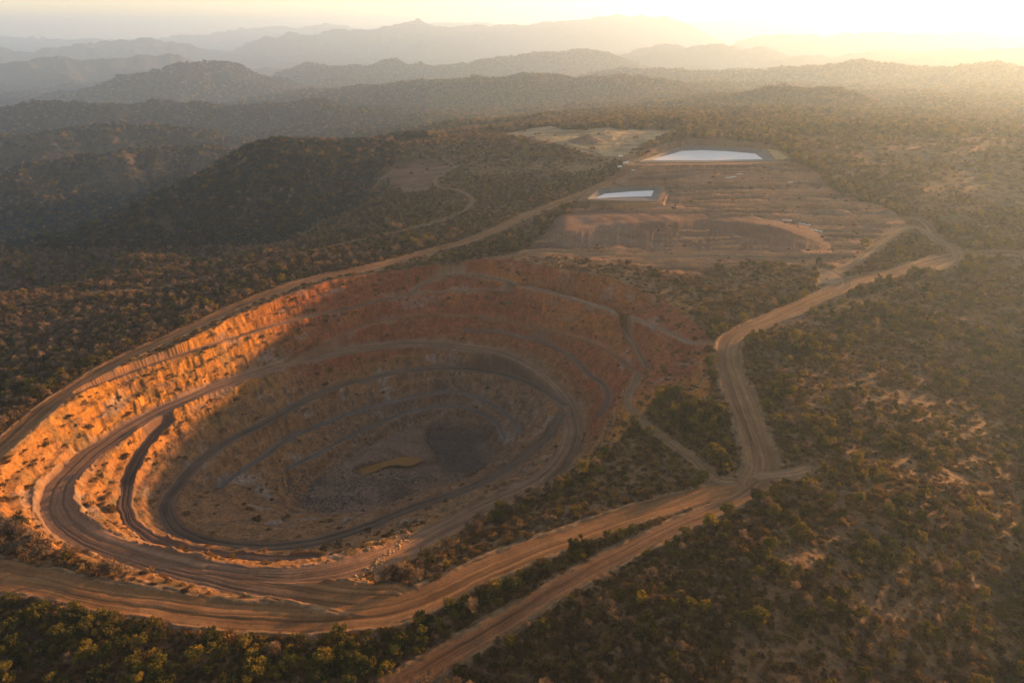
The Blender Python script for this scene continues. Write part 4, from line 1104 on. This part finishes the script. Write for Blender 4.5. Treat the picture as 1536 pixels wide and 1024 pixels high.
for i in individuals((0, 1), 300):
    kd = 'green' if ck[i] == 0 else 'dry'; tm, cm = TREES[kd][cvar[i] % len(TREES[kd])]
    root = empty('tree', (cx_[i], cy_[i], cz_[i] - 0.1)); root.rotation_euler = (0, 0, crot[i]); root.scale = (cs[i],) * 3
    for nm, me in (('trunk', tm), ('crown', cm)):
        o = bpy.data.objects.new(nm, me); C.objects.link(o); o.parent = root
    wh = WHERE[ca_[i]]; big = 'tall' if cs[i] > 1.05 else 'small'
    tag(root, f"{big} {'olive green' if kd == 'green' else 'dry brown'} tree {wh}", 'tree', f"{'olive green' if kd == 'green' else 'dry brown'} trees {wh}"); taken[i] = True
for i in individuals((2,), 300):
    o = bpy.data.objects.new('shrub', TREES['low'][cvar[i] % 6]); C.objects.link(o); o.location = (cx_[i], cy_[i], cz_[i] - 0.05); o.rotation_euler = (0, 0, crot[i]); o.scale = (cs[i],) * 3
    wh = WHERE[ca_[i]]
    tag(o, f"low dry straw brown shrub {wh}", 'shrub', f"dry shrubs {wh}"); taken[i] = True


def instancer(name, sel, coll, label, cat):
    n = len(sel); me = bpy.data.meshes.new(name); me.vertices.add(n)
    me.vertices.foreach_set('co', np.stack([cx_[sel], cy_[sel], cz_[sel] - 0.1], 1).astype(np.float32).ravel())
    for an, tp, data in (('rot', 'FLOAT_VECTOR', np.stack([rng.normal(0, .06, n), rng.normal(0, .06, n), crot[sel]], 1)), ('scl', 'FLOAT', cs[sel]), ('pick', 'INT', cvar[sel])):
        at = me.attributes.new(an, tp, 'POINT')
        if tp == 'FLOAT_VECTOR': at.data.foreach_set('vector', data.astype(np.float32).ravel())
        else: at.data.foreach_set('value', data.astype(np.float32 if tp == 'FLOAT' else np.int32))
    o = bpy.data.objects.new(name, me); C.objects.link(o)
    ng = bpy.data.node_groups.new(name + '_growth', 'GeometryNodeTree')
    ng.interface.new_socket('Geometry', in_out='INPUT', socket_type='NodeSocketGeometry'); ng.interface.new_socket('Geometry', in_out='OUTPUT', socket_type='NodeSocketGeometry')
    gi = ng.nodes.new('NodeGroupInput'); go = ng.nodes.new('NodeGroupOutput'); ip = ng.nodes.new('GeometryNodeInstanceOnPoints'); ci = ng.nodes.new('GeometryNodeCollectionInfo')
    ci.inputs['Collection'].default_value = coll; ci.inputs['Separate Children'].default_value = True; ci.inputs['Reset Children'].default_value = True
    ip.inputs['Pick Instance'].default_value = True
    def att(an, tp):
        a = ng.nodes.new('GeometryNodeInputNamedAttribute'); a.data_type = tp; a.inputs['Name'].default_value = an; return [s_ for s_ in a.outputs if s_.enabled][0]
    ng.links.new(gi.outputs[0], ip.inputs['Points']); ng.links.new(ci.outputs[0], ip.inputs['Instance'])
    ng.links.new(att('pick', 'INT'), ip.inputs['Instance Index']); ng.links.new(att('rot', 'FLOAT_VECTOR'), ip.inputs['Rotation']); ng.links.new(att('scl', 'FLOAT'), ip.inputs['Scale'])
    ng.links.new(ip.outputs[0], go.inputs[0])
    md = o.modifiers.new('growth', 'NODES'); md.node_group = ng
    tag(o, label, cat, None, 'stuff')


rest = ~taken
blue = rest & ((ca_ == 'valley') | ((czn >= 2) & (cx_ < -0.12 * cy_) & (ca_ == ''))) & (rng.random(len(cx_)) < 0.72) & (ck < 2)  # left valley trees whose leaf colour carries the painted shade
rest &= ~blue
for nm, sel, coll, lab, cat in (
    ('forest', rest & (ck == 0) & (czn < 2), 'green', 'olive green bush and trees filling the scrubland round the pit', 'forest'),
    ('woods', rest & (ck == 1) & (czn < 2), 'dry', 'dry brown leafless bush left of and behind the pit', 'dry woods'),
    ('undergrowth', rest & (ck == 2), 'low', 'low dry scrub and tussocks between the trees', 'undergrowth'),
    ('forest', blue, 'blue_far', 'forest in the valleys left of the pit, blue shade put into its leaf colour', 'forest'),
    ('forest', rest & (ck == 0) & (czn >= 2), 'green_far', 'hazy green forest on the hills beyond the mine', 'forest'),
    ('woods', rest & (ck == 1) & (czn >= 2), 'dry_far', 'hazy dry woods on the far ridges', 'dry woods')):
    s_ = np.where(sel)[0]
    if len(s_): instancer(nm, s_, protoC[coll], lab, cat)
print('VEG', {k: int((ck == k).sum()) for k in (0, 1, 2)}, len(cx_))

# ------------------------------------------------------------------ light, air, sky
SUN_AZ, SUN_EL = math.radians(55), math.radians(5.4)
sd = Vector((math.sin(SUN_AZ) * math.cos(SUN_EL), math.cos(SUN_AZ) * math.cos(SUN_EL), math.sin(SUN_EL)))
sl = bpy.data.lights.new('sun', 'SUN'); sl.energy = 5.0; sl.angle = math.radians(1.2); sl.color = (1.0, 0.51, 0.19)
so = bpy.data.objects.new('sun', sl); C.objects.link(so); so.rotation_euler = (-sd).to_track_quat('-Z', 'Y').to_euler()
so.location = (300, 300, 400)
w = bpy.data.worlds.new('World'); SC.world = w; w.use_nodes = True
nt = w.node_tree; bg = nt.nodes['Background']
sky = nt.nodes.new('ShaderNodeTexSky'); sky.sky_type = 'NISHITA'; sky.sun_disc = False
sky.sun_elevation = SUN_EL; sky.sun_rotation = SUN_AZ; sky.altitude = 300; sky.air_density = 1.0; sky.dust_density = 0.3; sky.ozone_density = 2.0
hs = nt.nodes.new('ShaderNodeHueSaturation'); hs.inputs['Saturation'].default_value = 0.68
ti = nt.nodes.new('ShaderNodeMix'); ti.data_type = 'RGBA'; ti.blend_type = 'MULTIPLY'; ti.inputs[0].default_value = 1.0; ti.inputs[7].default_value = (1.0, 0.885, 0.83, 1)
nt.links.new(sky.outputs[0], hs.inputs['Color']); nt.links.new(hs.outputs[0], ti.inputs[6]); nt.links.new(ti.outputs[2], bg.inputs['Color']); bg.inputs['Strength'].default_value = 0.125

HAZE_D = 1.06e-4
zlo = float(ZT.min()) - 1.0; zhi = max(262.0, float(ZT.max()) + 4.0); hx = 25000.0
hv = [(sx * hx, sy * hx, z) for z in (zlo, zhi) for sx, sy in ((-1, -1), (1, -1), (1, 1), (-1, 1))]
hm, hnt, hb_ = new_mat('haze_air'); hnt.nodes.remove(hb_)
pv = hnt.nodes.new('ShaderNodeVolumePrincipled'); pv.inputs['Density'].default_value = HAZE_D; pv.inputs['Color'].default_value = (0.55, 0.76, 1.0, 1); pv.inputs['Anisotropy'].default_value = 0.47
hnt.links.new(pv.outputs[0], hnt.nodes['Material Output'].inputs['Volume'])
hz_o = mesh_obj('haze', hv, [(3, 2, 1, 0), (4, 5, 6, 7), (0, 1, 5, 4), (1, 2, 6, 5), (2, 3, 7, 6), (3, 0, 4, 7)], hm, None, False)
tag(hz_o, 'thin golden haze filling the air over the whole landscape', 'haze', None, 'stuff')

# ------------------------------------------------------------------ camera and render settings
cam = bpy.data.cameras.new('camera'); cam.sensor_fit = 'HORIZONTAL'; cam.sensor_width = 36; cam.lens = 24; cam.clip_start = 0.5; cam.clip_end = 120000
co = bpy.data.objects.new('camera', cam); C.objects.link(co); co.location = (0, 0, CAM_H); co.rotation_euler = (math.pi / 2 - PITCH, 0, 0)
SC.camera = co
vs = SC.view_settings; vs.view_transform = 'Standard'; vs.look = 'None'; vs.gamma = 1; vs.exposure = 1.93; vs.use_curve_mapping = False
SC.render.engine = 'CYCLES'
SC.cycles.use_denoising = True; SC.cycles.max_bounces = 8; SC.cycles.diffuse_bounces = 2; SC.cycles.glossy_bounces = 2; SC.cycles.transmission_bounces = 2
SC.cycles.volume_bounces = 4; SC.cycles.transparent_max_bounces = 8; SC.cycles.sample_clamp_indirect = 4
SC.cycles.use_adaptive_sampling = True; SC.cycles.adaptive_threshold = 0.01
